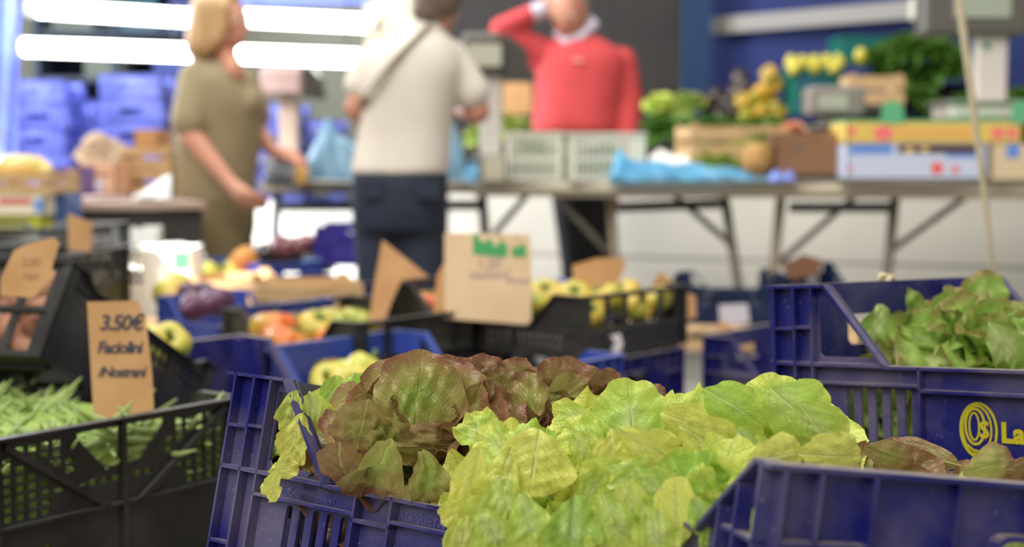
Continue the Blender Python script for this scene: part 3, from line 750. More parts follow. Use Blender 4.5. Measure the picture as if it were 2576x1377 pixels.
def scatter(src, pts, s=1, tilt=1.2, label=None, group=None):
    reg(src); first = src.name not in USED
    for i, p in enumerate(pts):
        M = rmat(p, s*RNG.uniform(.9, 1.1), tilt)
        if first and i == 0: src.matrix_world = M; USED.add(src.name); o = src
        else: o = copy_tree(src, M)
        if label: o['label'] = label
        if group: o['group'] = group
def pile(c, ux, uy, nx, ny, step, layers=1, zs=.05, jit=.2):
    out = []
    for l in range(layers):
        for i in range(nx-l):
            for j in range(ny-l):
                out.append(c + ux*((i-(nx-l-1)/2)*step) + uy*((j-(ny-l-1)/2)*step) + Vector((RNG.uniform(-jit,jit)*step, RNG.uniform(-jit,jit)*step, l*zs + RNG.uniform(-.006,.006))))
    return out

# ------------------------------------------------------------------ cardboard signs
def sheet(name, pts, Y, m, label, cat, th=.004, lean=.25, group=None):
    """card cut to an outline; pts in frame pixels at distance Y, its top leaning back"""
    cy = max(p[1] for p in pts)
    def W3(px, py, o=0): return WP(px, py, Y + (cy-py)/FPX*Y*lean + o)
    n = len(pts); vs = [W3(*p) for p in pts] + [W3(p[0], p[1], th) for p in pts]
    mb = MB(); mb.add(vs, [tuple(range(n)), tuple(range(2*n-1,n-1,-1))] + [(i,i+n,(i+1)%n+n,(i+1)%n) for i in range(n)])
    o = mb.build(name, m); tag(o, label, cat, group)
    def write(lines, mm, nm='handwriting', th2=.0006, **kw):
        mb = MB()
        for body, x, yb, sz in lines:
            vs, fs = text_geo(body, sz, 0, shear=kw.get('shear', .2), spacing=kw.get('spacing', .9), offset=kw.get('offset', 0))
            a = math.radians(kw.get('rot', 0)); ca, sa = math.cos(a), math.sin(a)
            mb.add([W3(x+v[0]*ca-v[1]*sa, yb-v[1]*ca-v[0]*sa, -.0015) for v in vs], fs)
        return mb.build(nm, mm, o)
    def patch(polys, mm, nm='printed_mark'):
        for q in polys:
            mb = MB(); mb.add([W3(x, y, -.0012) for x, y in q], [tuple(range(len(q)))]); mb.build(nm, mm, o)
    return o, write, patch
o, wr, pa = sheet('price_sign', [(219,760),(345,757),(352,770),(366,800),(375,870),(383,940),(388,1045),(236,1060),(230,960)], 2.02, M_CARD, 'tall brown cardboard price sign handwritten in ink, standing in the green beans', 'sign')
wr([('3.50€', 248, 830, 54), ('Faciolini', 243, 888, 42), ('/Nostrani', 246, 948, 36)], M_INK, offset=.7, spacing=.86)
o, wr, pa = sheet('price_sign', [(1118,586),(1333,590),(1338,700),(1336,818),(1118,802)], 3.25, M_CARDPALE, 'large pale cardboard sign with a green printed strip, standing in the black crate', 'sign', lean=.15)
pa([[(1190,590),(1204,590),(1206,606),(1222,610),(1230,596),(1240,612),(1246,622),(1262,606),(1276,616),(1276,648),(1190,640)], [(1288,618),(1300,624),(1310,612),(1323,620),(1323,648),(1288,646)], [(1255,594),(1262,594),(1260,606)], [(1298,598),(1304,598),(1302,608)]], M_GREENINK)
wr([('1.50', 1196, 676, 40), ('nostrani', 1178, 700, 30), ('L', 1268, 704, 42), ('aroma', 1278, 712, 22)], M_INKPALE)
o, wr, pa = sheet('price_sign', [(34,632),(60,618),(136,597),(150,612),(134,662),(128,700),(84,750),(0,742),(2,700)], 2.2, M_CARD, 'torn square cardboard sign leaning on the black crates at the far left edge', 'sign')
wr([('2.80', 52, 668, 30), ('rape', 56, 700, 24)], mat('faded_brown_ink', srgb(176,136,100), .8))
sheet('price_sign', [(170,536),(232,560),(230,632),(172,630)], 3.5, M_CARD, 'small cardboard slip with a slanted top, sticking out of the back black crate', 'sign', lean=.1)
sheet('price_sign', [(962,604),(1078,696),(1010,705),(985,760),(962,822),(926,818),(944,700)], 3.4, M_CARD, 'folded triangular cardboard sign at the left corner of the long black crate', 'sign')
sheet('price_sign', [(1122,655),(1122,770),(1088,800),(1100,690)], 3.45, M_CARD, 'narrow cardboard slip tucked behind the large pale sign', 'sign')
sheet('price_sign', [(1440,668),(1500,650),(1565,648),(1575,665),(1560,700),(1530,742),(1444,734)], 3.42, M_CARD, 'rounded cardboard sign standing over the corner of the long black crate', 'sign', lean=.1)
sheet('price_sign', [(1656,684),(1672,690),(1712,726),(1712,800),(1640,805),(1640,720)], 3.72, M_CARD, 'pointed cardboard sign behind the crate windows, right of the mauve paper', 'sign', lean=.1)
sheet('price_sign', [(1712,730),(1750,745),(1752,800),(1716,806)], 3.75, M_CARD, 'short cardboard slip in the last window of the long black crate', 'sign', lean=.1)
sheet('paper_sheet', [(1530,700),(1590,682),(1622,718),(1575,742),(1574,800),(1534,800),(1524,730)], 3.5, M_PAPER, 'mauve-white paper sheet sticking up from the long black crate', 'paper', th=.001, lean=.1)
sheet('paper_scrap', [(1534,845),(1560,838),(1568,868),(1556,892),(1538,880),(1548,862)], 3.155, M_PAPER, 'torn scrap of white paper stuck on the outside of the long black crate', 'paper', th=.001, lean=0)
sheet('price_sign', [(1808,806),(1830,812),(1858,840),(1858,862),(1808,868)], 3.9, M_CARD, 'cardboard corner showing between the blue crates and the navy crate', 'sign')

# ------------------------------------------------------------------ black crate of beans at the lower left
lx = Vector((-.8, .6, 0)); ux = Vector((-.6, -.8, 0)); zz = Vector((0, 0, 1))
oF = Vector((-.406, 2.05, .605))
# local x along the long side (away), local y to the left
F = crate('black', M_BLACK, H=.22, c=.07, b=.13); cF = oF + lx*.3 + ux*.2 - zz*.22
F.matrix_world = basis(cF, lx, ux, zz); tag(F, 'black crate with window lattice in its end, filled with green beans', 'crate')
bean = MB().tube([(-.055,0,.006),(-.035,.002,0),(-.01,.003,-.004),(.015,.002,-.003),(.04,-.002,.003),(.058,-.006,.012)], [0.0012,.003,.0036,.0036,.003,.001], 8).build('green_bean', M_BEAN, smooth=True)
tag(bean, 'green bean lying in the heap in the black lattice crate', 'bean', 'green beans in the black crate')
pts = []
for k in range(299):
    a = RNG.uniform(.03, .57); b_ = RNG.uniform(.02, .38); hump = 1-((b_-.2)/.25)**2
    p = oF + lx*a + ux*b_; p.z = .545 + .028*hump*RNG.uniform(.2, 1) + RNG.uniform(-.012,.006)
    if k % 3 == 0: p = oF + lx*RNG.uniform(.008,.016) + ux*RNG.uniform(.07,.33); p.z = RNG.uniform(.50,.58)
    pts.append(p)
for i, p in enumerate(pts):
    M = Matrix.Translation(p) @ Euler((RNG.uniform(-.5,.5), RNG.uniform(-.45,.45), (RNG.uniform(0,6.28) if i % 3 else math.atan2(-.8,-.6)+RNG.uniform(-.12,.12)))).to_matrix().to_4x4() @ Matrix.Scale(RNG.uniform(.9,1.45), 4)
    if i == 0: bean.matrix_world = M
    else: copy_tree(bean, M)
o = MB().tube([WP(118,1010,2.3), WP(120,990,2.3), WP(132,968,2.31)], [.004,.006,.001], 8).build('bean_tip', M_BEAN, smooth=True); tag(o, 'single green bean poking upright out of the heap', 'bean', None); o.name = 'green_bean'
mb = MB(); mb.box((.003,.008,.01),(.59,.39,.176)); o = mb.build('bean_bed', mat('bean_mass', srgb(176,200,96), .6, srgb(96,124,44), 45, .5, .8, 60)); o.matrix_world = basis(oF - zz*.22, lx, ux, zz); o.name='bean_bedding'
tag(o, 'layer of beans filling the lower part of the black lattice crate', 'beans', None, 'stuff')

# ------------------------------------------------------------------ rows of crates on the stands
def putc(src, o, axes, H, L=.6, W=.4, at=(0,0), label=None, group=None, m=None):
    return copy_tree(src, corner_M(o, *axes, L=L, W=W, H=H, at=at), label, group, m)
proto = crate('blue', M_BLUE); reg(proto)
ax40 = (Vector((.76,-.65,0)).normalized(), Vector((.65,.76,0)).normalized(), zz)
# left and middle blue crates whose hand-hole ends face the lane
proto.matrix_world = corner_M((-.80, 2.51, .60), *ax40)
tag(proto, 'dark blue crate behind the bean crate, its hand-hole end showing right of the price sign', 'crate', 'blue crates on the stand')
G2 = putc(proto, (-.51, 2.84, .57), ax40, .27, label='lighter blue crate, yellow vegetables in its hand hole, left of the red lettuce', m=M_BLUE2)
I1 = putc(proto, (-.31, 3.5, .497), ax40, .27, label='dark blue crate directly under the long black crate, hand hole facing the aisle')
I2 = putc(proto, (.50, 3.62, .50), ax40, .27, label='dark blue crate half hidden between the long black crate and the logo crate')
# long shallow black crate with the large sign
Kc = crate('blackdip', M_BLACK, H=.145, a=.075, b=.15, c=.075)
Kc.matrix_world = corner_M((-.30, 3.52, .647), *ax40, H=.145)
tag(Kc, 'long shallow black crate of tomatoes carrying the large pale sign, in the middle', 'crate', 'black crates on the stand'); reg(Kc)
J = crate('blackdip', M_BLACK, H=.145, a=.07, b=.13, c=.075, L=.45); J.matrix_world = corner_M((-.674, 3.33, .60), *ax40, L=.45, H=.145); tag(J, 'shallow black crate holding ribbed orange tomatoes, left of the triangular sign', 'crate', 'black crates on the stand')
tomk = tomato(M_TOM); tomy = tomato(M_TOMY)
kx, ky = ax40[0], ax40[1]
def inK(o, fx, fy, dz): return Vector(o) + kx*(.6*fx) + ky*(.4*fy) + zz*dz
scatter(tomk, [inK((-.30,3.52,.647), fx, fy, -.06+dz) for fx, fy, dz in ((.1,.2,.0),(.12,.45,.01),(.26,.2,-.01),(.25,.5,.0),(.12,.75,.02),(.4,.3,0))], 1.15, .5, 'orange ribbed tomato at the left end of the long black crate', 'tomatoes in the long black crate')
scatter(tomy, [inK((-.30,3.52,.647), fx, fy, -.05+dz) for fx, fy, dz in ((.55,.2,0),(.68,.2,.01),(.8,.2,0),(.9,.25,0),(.55,.5,.02),(.7,.5,.02),(.85,.5,.02),(.95,.6,.0),(.65,.8,.02),(.8,.8,.02),(.93,.85,.01),(.4,.6,.01))], 1.0, .9, 'yellow-green tomato at the right end of the long black crate', 'yellow tomatoes in the long black crate')
scatter(tomk, [WP(690,830,3.27), WP(725,868,3.2), WP(850,862,3.35), WP(640,820,3.4)], 1.25, .4, 'orange ribbed tomato with green shoulders in the shallow black crate', 'tomatoes in the shallow black crate')
scatter(tomy, [WP(800,828,3.4), WP(845,822,3.47), WP(900,815,3.6)], 1.25, .5, 'yellow-green ribbed tomato beside the orange ones in the shallow black crate', 'tomatoes in the shallow black crate')
pep = pepper(M_PEPPER, 'yellow-green pepper seen in the lighter blue crate behind the red lettuce', 'peppers in the lighter blue crate')
scatter(pep, [WP(740,925,3.02), WP(790,928,3.05), WP(850,962,2.9), WP(905,962,2.88), WP(835,975,2.85), WP(890,978,2.8)], 1.1, 1.5)
scatter(tomk, [inK((-.31,3.5,.497), .3, .25, -.01), inK((-.31,3.5,.497), .38, .25, -.02), inK((-.31,3.5,.497), .2, .3, -.03)], 1.0, .5, 'red tomato in the shadow under the long black crate', 'tomatoes under the long black crate')
pp2 = [WP(500,700,4.75), WP(540,690,4.8), WP(575,692,4.8), WP(520,705,4.6), WP(600,700,4.7)]
scatter(pep, pp2, 1.25, 1.5, 'yellow-green pepper in the far blue crate below the woman in khaki', 'peppers in the far blue crate')
mango = lemon(mat('mango_skin', srgb(206,160,60), .4, srgb(226,120,60), 8, .5), 'orange-yellow squash standing on the peppers in the far blue crate', None, 'squash', 'squash', .05); mango.matrix_world = Matrix.Translation(WP(612,668,4.7)) @ Euler((.1,.35,0)).to_matrix().to_4x4()
far = [((470,652,4.65), 'blue crate of peppers, the farthest one below the woman in khaki', M_BLUE2), ((655,700,4.35), 'blue crate beside the farthest one, between the wooden trays and the jeans', M_BLUE),
       ((400,745,3.6), 'blue crate of aubergines behind the leaning black crate', M_BLUE2), ((1320,712,4.1), 'bright blue crate glimpsed between the large sign and the rounded sign', M_BRIGHTBLUE)]
for (px, py, d), lab, m in far:
    sc_ = .4 if px == 1320 else .62
    o_ = putc(proto, WP(px, py, d), ax40, .27, label=lab, m=m); o_.matrix_world = Matrix.Translation(WP(px,py,d)) @ Matrix.Scale(sc_,4) @ Matrix.Translation(-WP(px,py,d)) @ o_.matrix_world
# under-support of the stands
def table(name, a, b, dep, ztop, th, m, label, cat='table', legs=True):
    a = Vector(a); b = Vector(b); u = (b-a).normalized(); L = (b-a).length; v = Vector((-u.y, u.x, 0))
    r = empty(name, basis((a.x, a.y, 0), u, v, zz)); tag(r, label, cat)
    MB().box((0,0,ztop-th),(L,dep,ztop)).build('tabletop', m, r, bevel=.004)
    if legs:
        for x in (.06, L-.06):
            for y in (.06, dep-.06): MB().box((x-.02,y-.02,0),(x+.02,y+.02,ztop-th)).build('leg', M_STEEL, r)
    return r
table('low_stand', (-1.15,2.15,0), (.55,.70,0), .36, .30, .02, M_WOOD, 'low wooden stand under the front crates') if False else None

# ------------------------------------------------------------------ leaning and back black crates, cartons
EX, EY = Vector((1,0,0)), Vector((0,1,0))
oE = P(185, 665, 2.35); dn = (P(98, 905, 2.28) - oE).normalized(); rr_ = P(522, 838, 2.68) - oE
rr_ = (rr_ - dn*rr_.dot(dn)).normalized(); zE = -dn; yE = zE.cross(rr_)
Ec = crate('blackdip', M_BLACK, H=.17, a=.03, b=.06, c=.02, L=.42, W=.36); Ec.matrix_world = corner_M(oE, (rr_, yE, zE), H=.17, L=.42, W=.36); tag(Ec, 'black crate propped up at a slant behind the tall price sign', 'crate')
eb = crate('blackdip', M_BLACK, H=.19, a=.2, b=.25, c=.05, name='plastic_crate', L=.5, W=.4)
eb.matrix_world = corner_M(WP(-295, 572, 3.75), (Vector((.99,-.12,0)).normalized(), Vector((.12,.99,0)).normalized(), zz), L=.5, H=.19)
tag(eb, 'tall black crate at the back left, topmost of its stack, below the small cardboard slip', 'crate', 'black crates at the left edge'); reg(eb)
copy_tree(eb, corner_M(WP(-367, 640, 3.3), (Vector((.99,-.1,0)).normalized(), Vector((.1,.99,0)).normalized(), zz), L=.5, H=.19), 'black crate standing nearer than the tall one, behind the slanting crate')
def bxw(a, b, m, name, label=None, cat=None, par=None, bev=0, yaw=0, group=None):
    """box between two world corners, optionally turned about its centre"""
    c = (Vector(a)+Vector(b))/2; h = (Vector(b)-Vector(a))/2
    o = MB().box(-h, h).build(name, m, par, bevel=bev); o.location = c; o.rotation_euler = (0,0,math.radians(yaw))
    if label: tag(o, label, cat, group)
    return o
def carton(px0, py0, px1, py1, Y, dep, m, name, label, cat='box', yaw=0, flaps=False):
    a = WP(px0, py1, Y); b = WP(px1, py0, Y); W_, H_ = b.x-a.x, b.z-a.z
    r = empty(name, Matrix.Translation((( a.x+b.x)/2, Y+dep/2, a.z)) @ Matrix.Rotation(math.radians(yaw), 4, 'Z')); tag(r, label, cat)
    t = .005; mb = MB()
    mb.box((-W_/2,-dep/2,0),(W_/2,dep/2,t)); mb.box((-W_/2,-dep/2,0),(-W_/2+t,dep/2,H_)); mb.box((W_/2-t,-dep/2,0),(W_/2,dep/2,H_)); mb.box((-W_/2,-dep/2,0),(W_/2,-dep/2+t,H_)); mb.box((-W_/2,dep/2-t,0),(W_/2,dep/2,H_))
    mb.build('body', m, r)
    if flaps:
        for s in (-1, 1):
            MB().bar((s*W_/2, 0, H_), (s*(W_/2+.03), 0, H_+.05), dep*.9, .004).build('flap', m, r)
    return r, W_, H_, dep
def front(r, dep, polys, m, name='printed_mark', off=.0015):
    """printed shapes on the front face; polygons in metres (x from the middle, z from the base)"""
    for q in polys:
        mb = MB(); mb.add([(x, -dep/2-off, z) for x, z in q], [tuple(range(len(q)))]); mb.build(name, m, r)
def disc(cx, cz, rx, rz=None, n=18): rz = rz or rx; return [(cx+rx*math.cos(2*PI*k/n), cz+rz*math.sin(2*PI*k/n)) for k in range(n)]
def rect(x0, z0, x1, z1): return [(x0,z0),(x1,z0),(x1,z1),(x0,z1)]
r, w_, h_, dd = carton(318, 628, 470, 830, 4.15, .25, M_WHITEBOX, 'paper_carton', 'white carton in the sunbeam with a green square print, behind the slanting black crate', yaw=4)
front(r, dd, [rect(w_/2-.05, h_-.06, w_/2-.004, h_-.005)], M_GREENINK)
r, w_, h_, dd = carton(316, 575, 385, 650, 4.7, .2, M_WHITEBOX, 'paper_carton', 'small white carton under the far table edge, behind the sunlit carton', yaw=10)

def wcrate(label, px0, py0, px1, py1, Y, dep, rows=2, m=M_WOOD, name='wooden_crate', group='wooden crates', yaw=0):
    a = WP(px0, py1, Y); b = WP(px1, py0, Y); W_, H_ = b.x-a.x, b.z-a.z
    r = empty(name, Matrix.Translation(((a.x+b.x)/2, Y+dep/2, a.z)) @ Matrix.Rotation(math.radians(yaw), 4, 'Z')); tag(r, label, 'crate', group)
    for sx in (-1,1):
        for sy in (-1,1):
            x0, y0 = sx*(W_/2-.006), sy*(dep/2-.006)
            MB().prism([(x0,y0),(x0-sx*.03,y0),(x0,y0-sy*.03)], 'z', 0, H_+.012).build('corner_post', m, r)
    sl = H_/(rows+.35*(rows-1)) if rows > 1 else H_
    for k in range(rows):
        z0 = k*sl*1.35
        for sy in (-1,1):
            MB().box((-W_/2, sy*dep/2-.003, z0), (W_/2, sy*dep/2+.003, z0+sl)).build('slat', m, r)
            MB().box((sy*W_/2*.99-.003, -dep/2, z0), (sy*W_/2*.99+.003, dep/2, z0+sl)).build('slat', m, r)
    MB().box((-W_/2,-dep/2,-.001),(W_/2,dep/2,.005)).build('bottom_board', m, r)
    return r
wcrate('wooden tray with a pale top board, below the farthest blue crate of peppers', 432, 706, 668, 790, 4.05, .3, 2, yaw=14)
wcrate('wooden tray with a blue-stamped board, above the ribbed orange tomatoes', 612, 722, 880, 800, 3.75, .3, 2, yaw=14)
aub = lemon(mat('aubergine_skin', srgb(70,36,62), .25, srgb(110,70,96), 6, .4), 'violet aubergine in the blue crate left of the wooden trays', 'aubergines in the blue crate', 'aubergine', 'aubergine', .035)
scatter(aub, [WP(470,748,3.7), WP(510,742,3.8), WP(545,760,3.6), WP(490,770,3.6), WP(700,790,3.85), WP(770,785,3.9), WP(830,790,3.9)], 1.0, 1.4)
scatter(pep, [WP(432,748,3.7), WP(455,735,3.8), WP(400,870,2.65), WP(420,880,2.62)], 1.0, 1.4, 'pale green pepper behind the tall price sign', 'pale green peppers behind the tall price sign')

onion = lemon(mat('onion_skin', srgb(176,120,92), .45, srgb(206,150,118), 9, .5), 'brown-pink onion seen through the windows of the slanted black crate', 'onions in the slanted black crate', 'onion', 'onion', .03)
scatter(onion, [P(x+RNG.uniform(-6,6), y+RNG.uniform(-6,6), 2.72-.0018*x+.04*(k%2)) for k, (x, y) in enumerate([(x, y) for y in (725,765,805,845,885) for x in (6,46,86,126) if not (y > 800 and x > 90)])], 1.1, 1)
# navy crates at the right
nv = putc(proto, (0,0,0), ax40, .27, label='x', m=M_NAVY)
nv.matrix_world = basis(WP(1860, 826, 4.55)+Vector((0,.2,0)), Vector((.98,-.2,0)).normalized(), Vector((.2,.98,0)).normalized(), zz) @ Matrix.Scale(.58,4) ; nv['label'] = 'navy crate standing on the floor behind the long black crate'; nv['group'] = 'navy crates'
nv2 = putc(proto, (0,0,0), ax40, .27, m=M_NAVY, group='navy crates', label='navy crate tipped up beside the table leg, scraps of brown paper inside')
M_ = Euler((.45, -.1, .1)).to_matrix().to_4x4() @ Matrix.Scale(.42,4); nv2.matrix_world = Matrix.Translation(WP(2015, 768, 5.0)) @ M_
sheet('paper_sheet', [(1808,768),(1880,764),(1886,812),(1812,822)], 4.61, M_PAPER, 'white paper square stuck on the front navy crate', 'paper', lean=0)
o, _, _ = sheet('paper_bag', [(1965,668),(2020,640),(2070,655),(2060,690),(1990,705)], 4.85, mat('brown_paper', srgb(110,74,48), .8), 'crumpled brown paper lying in the tipped navy crate', 'paper', th=.03)

# rope and strap
p0 = WP(2395, -90, 3.1); p1 = WP(2412, 0, 3.1); p2 = WP(2440, 200, 3.12); p3 = WP(2478, 500, 3.15); p4 = WP(2500, 720, 3.2); p5 = WP(2520, 1050, 3.3)
mb = MB(); mb.tube([p0,p1,p2,p3,p4,p5], [.0085,.0085,.008,.0065,.0045,.004], 10); o = mb.build('rope', mat('cream_cord', srgb(206,192,160), .7, srgb(186,172,140), 60, .4), smooth=True)
tag(o, 'slack cream awning cord hanging in front of the printed cartons', 'cord')
mb = MB(); q = [P(2212,715,1.99), P(2220,694,1.98), P(2234,694,1.985), P(2228,740,1.97), P(2234,768,1.97), P(2252,778,1.96)]
mb.tube(q, [.004,.006,.0065,.005,.005,.004], 8); mb.tube([P(2212,700,1.985),P(2250,698,1.985)], [.006,.004], 8)
o = mb.build('tie_strap', mat('cream_strap', srgb(214,200,160), .6), smooth=True); tag(o, 'cream strap knotted round the back rim of the logo crate', 'strap')

# ------------------------------------------------------------------ market tables
def DT(px): return 6.3 - (px-650)/2050*.7
r = empty('market_table', Matrix.Translation((0,0,0))); tag(r, 'long wooden market table top running behind the people to the right', 'table', 'trestle tables')
a1 = Vector((WP(1185,457,DT(1185)).x, DT(1185), 0)); a2 = Vector((WP(2750,457,DT(2750)).x, DT(2750), 0)); ut = (a2-a1).normalized(); vt = Vector((-ut.y, ut.x, 0))
r.matrix_world = basis(a1, ut, vt, zz); Lt = (a2-a1).length
MB().box((0,0,.815),(Lt*.45,.8,.852)).build('board', M_TABLE, r, bevel=.004); MB().box((Lt*.45+.004,0,.813),(Lt,.8,.85)).build('board', M_TABLE, r, bevel=.004)
MB().box((0,.03,.79),(Lt,.05,.815)).build('batten', M_TABLE, r)
r = empty('market_table'); tag(r, 'shorter grey-brown table top between the woman in khaki and the jeans', 'table', 'trestle tables')
b1 = Vector((WP(640,457,6.35).x, 6.35, 0)); r.matrix_world = basis(b1, ut, vt, zz); Lb = (a1-b1).length
MB().box((0,.05,.80),(Lb-.02,.8,.845)).build('board', mat('grey_table', srgb(120,112,98), .7), r, bevel=.004)
M_TAN = mat('tan_leg', srgb(150,136,112), .5, metal=.1)
def trestle(label, l1, l2, zc, braces, m1, m2, mc):
    r = empty('trestle'); tag(r, label, 'trestle', 'folding trestles under the tables')
    for (pa, pb), m in ((l1, m1), (l2, m2)):
        Y = DT(pa[0])+.15; A_ = WP(pa[0], pa[1], Y); B_ = WP(pb[0], pb[1], Y); A_.z = .80
        d = (B_-A_); B2 = A_ + d*(A_.z/(A_.z-B_.z)); MB().tube([A_, B2], .021, 10).build('leg', m, r, smooth=True)
    Y = DT(l1[0][0])+.16
    MB().bar(WP(zc[0],zc[1],Y), WP(zc[2],zc[3],DT(zc[2])+.16), .03, .042).build('crossbar', mc, r)
    for q in braces:
        MB().tube([WP(q[0],q[1],DT(q[0])+.2), WP(q[2],q[3],DT(q[2])+.14)], .014, 8).build('brace', M_STEEL, r, smooth=True)
trestle('dark steel trestle between the khaki trousers and the carton sign', ((698,480),(690,640)), ((1213,480),(1222,620)), (690,520,1215,516), [(1335,480,1240,592)], M_DKSTEEL, M_DKSTEEL, M_DKSTEEL)
trestle('trestle with a tan left leg in front of the dark trousers', ((1535,480),(1546,640)), ((1822,480),(1852,690)), (1555,522,1825,512), [(1396,486,1538,645), (1690,486,1842,618)], M_TAN, M_STEEL, M_DKSTEEL)
trestle('trestle whose left leg stands in front of the navy crates', ((1965,480),(1945,700)), ((2252,480),(2232,690)), (1985,522,2240,522), [(2160,486,1958,662), (2440,488,2242,630)], M_TAN, M_STEEL, mat('grey_steel', srgb(92,94,94), .5))
# left table, nearer
r = empty('market_table', Matrix.Translation((0,0,0))); tag(r, 'low table with a dark apron behind the woman in khaki, carrying wooden crates', 'table')
A_ = WP(148, 524, 4.75); B_ = WP(520, 512, 4.95); A_.z = B_.z = .8
ul = (B_-A_).normalized(); vl = Vector((-ul.y, ul.x, 0)); r.matrix_world = basis((A_.x, A_.y, 0), ul, vl, zz); Ll = (B_-A_).length
M_PINKT = mat('pinkish_board', srgb(168,144,130), .7)
MB().box((0,0,.775),(Ll,1.1,.8)).build('tabletop', M_PINKT, r, bevel=.003)
MB().box((.01,.03,.66),(Ll-.01,.05,.775)).build('apron', mat('dark_apron', srgb(54,52,50), .7), r)
for x in (.04, Ll-.04):
    for y in (.06, 1.04): MB().box((x-.02,y-.02,0),(x+.02,y+.02,.775)).build('leg', M_DKSTEEL, r)
# goods on the left table
wcrate('wooden crate on the left table, bottom one of its pair beside the khaki sleeve', 292, 425, 430, 492, 5.5, .3, 2)
wcrate('wooden crate stacked on another one beside the khaki sleeve', 290, 370, 432, 424, 5.52, .3, 2)
carton(336, 326, 402, 372, 5.6, .2, M_CARD, 'cardboard_box', 'small brown box on top of the wooden crates beside the khaki sleeve')
r, w_, h_, dd = carton(200, 408, 292, 492, 5.3, .3, mat('pink_cardboard', srgb(222,176,142), .8), 'cardboard_box', 'salmon pink carton with a white round print on the left table')
front(r, dd, [disc(0, h_*.3, .025)], M_PAPER); front(r, dd, [rect(-.05,h_*.58,.05,h_*.66)], M_CARDDARK)
lv = Leaves(7, 30)
for k in range(9): pxleaf(lv, 250+RNG.uniform(-35,35), 385+RNG.uniform(-22,15), 5.35, 80, 60, RNG.uniform(0,360), RNG.uniform(-30,30), 0, cup=.4, ruf=.12, bend=.5)
o = lv.build('paper_bag', 'green'); o.data.materials[0] = mat('cream_paper', srgb(234,216,190), .8, trans=.2); tag(o, 'crumpled cream paper bag spilling out of the salmon carton', 'bag')
r, w_, h_, dd = carton(138, 420, 196, 492, 5.0, .2, mat('violet_carton', srgb(112,92,150), .6), 'cardboard_box', 'violet carton with a mauve panel, between the apple crate and the salmon carton')
front(r, dd, [rect(-w_*.33,.01,w_*.33,h_*.72)], mat('mauve_print', srgb(176,150,170), .7))
r, w_, h_, dd = carton(-40, 490, 112, 545, 4.5, .3, mat('cream_carton', srgb(228,216,190), .7), 'cardboard_box', 'cream carton with red and blue print under the apple crate at the left edge')
front(r, dd, [rect(-.05,h_*.55,.055,h_*.85)], mat('red_print', srgb(206,110,100), .7)); front(r, dd, [rect(.062,h_*.2,.09,h_*.8)], mat('blue_print', srgb(110,150,210), .7))
r, w_, h_, dd = carton(-40, 546, 108, 590, 4.5, .3, mat('lime_carton', srgb(170,172,40), .7), 'cardboard_box', 'lime green carton, lowest of the stack at the left edge')
wcrate('wooden apple crate on printed cartons at the far left edge', -40, 438, 128, 488, 4.5, .3, 2, yaw=0)
app = lemon(M_APPLE, 'pale yellow apple in the wooden crate at the far left edge', 'apples in the wooden crate', 'apple', 'apple', .033)
scatter(app, [WP(x, 432+RNG.uniform(-6,6), 4.6+dy) for x in (5,32,60,88,112) for dy in (0,.1)] + [WP(x, 418, 4.68) for x in (20,48,75,100)], .9, .5)
r, w_, h_, dd = carton(112, 488, 160, 580, 4.6, .2, mat('royal_carton', srgb(50,86,150), .5, srgb(120,150,200), 20, .3), 'cardboard_box', 'narrow blue carton standing on end beside the lime carton')
def cloth(name, pts, m, label, cat, th=.006, amp=.01, yj=.05):
    """crumpled sheet lying in a heap: outline in pixels, worked into folds with real depth"""
    mb = MB()
    xs = [p[0] for p in pts]; n = 40; x0, x1 = min(xs), max(xs)
    top = sorted([(p[0], p[1]) for p in pts if p[3] == 't']); bot = sorted([(p[0], p[1]) for p in pts if p[3] == 'b']); Y = pts[0][2]
    def itp(c, x): return float(np.interp(x, [a for a, _ in c], [b for _, b in c]))
    R_ = 12; V = []
    for i in range(n+1):
        x = x0 + (x1-x0)*i/n; yt, yb = itp(top, x), itp(bot, x)
        for j in range(R_):
            a = PI*j/(R_-1); yy = yb + (yt-yb)*math.sin(a)*(1+.08*math.sin(x*.07+j)); dep = -math.cos(a)*.12
            f = amp*math.sin(x*.043+j*.9)+amp*.6*math.sin(x*.09+j*2.1)
            V.append(WP(x, yy, Y+.14+dep+f))
    mb.add(V, [(i*R_+j, (i+1)*R_+j, (i+1)*R_+j+1, i*R_+j+1) for i in range(n) for j in range(R_-1)])
    o = mb.build(name, m, smooth=True); tag(o, label, cat); return o
M_BAGBLUE = mat('light_blue_film', srgb(120,190,226), .35, srgb(80,160,206), 12, .5, trans=.3)
cloth('paper_sheet', [(335,492,4.95,'t'),(380,470,0,'t'),(430,435,0,'t'),(335,505,0,'b'),(430,500,0,'b')], mat('pale_sheet', srgb(214,214,214), .8), 'pale crumpled sheet on the left table by the khaki shirt hem', 'paper', amp=.01)
cloth('plastic_bag', [(1532,440,5.75,'t'),(1556,372,0,'t'),(1580,400,0,'t'),(1640,408,0,'t'),(1740,412,0,'t'),(1850,425,0,'t'),(1932,430,0,'t'),(1532,456,0,'b'),(1700,456,0,'b'),(1932,452,0,'b')], M_BAGBLUE, 'light blue plastic film crumpled along the table edge', 'bag', amp=.012)
cloth('paper_sheet', [(1632,396,5.95,'t'),(1660,378,0,'t'),(1720,392,0,'t'),(1790,402,0,'t'),(1632,430,0,'b'),(1790,430,0,'b')], mat('bright_paper', srgb(232,230,222), .8), 'white wrapping paper lying on the light blue film', 'paper', amp=.006)
cloth('plastic_bag', [(1934,445,5.6,'t'),(1950,425,0,'t'),(1972,436,0,'t'),(1990,428,0,'t'),(2000,445,0,'t'),(1934,456,0,'b'),(2000,456,0,'b')], mat('periwinkle_film', srgb(120,140,214), .4), 'small periwinkle plastic scrap in front of the brown carton', 'bag', amp=.008)
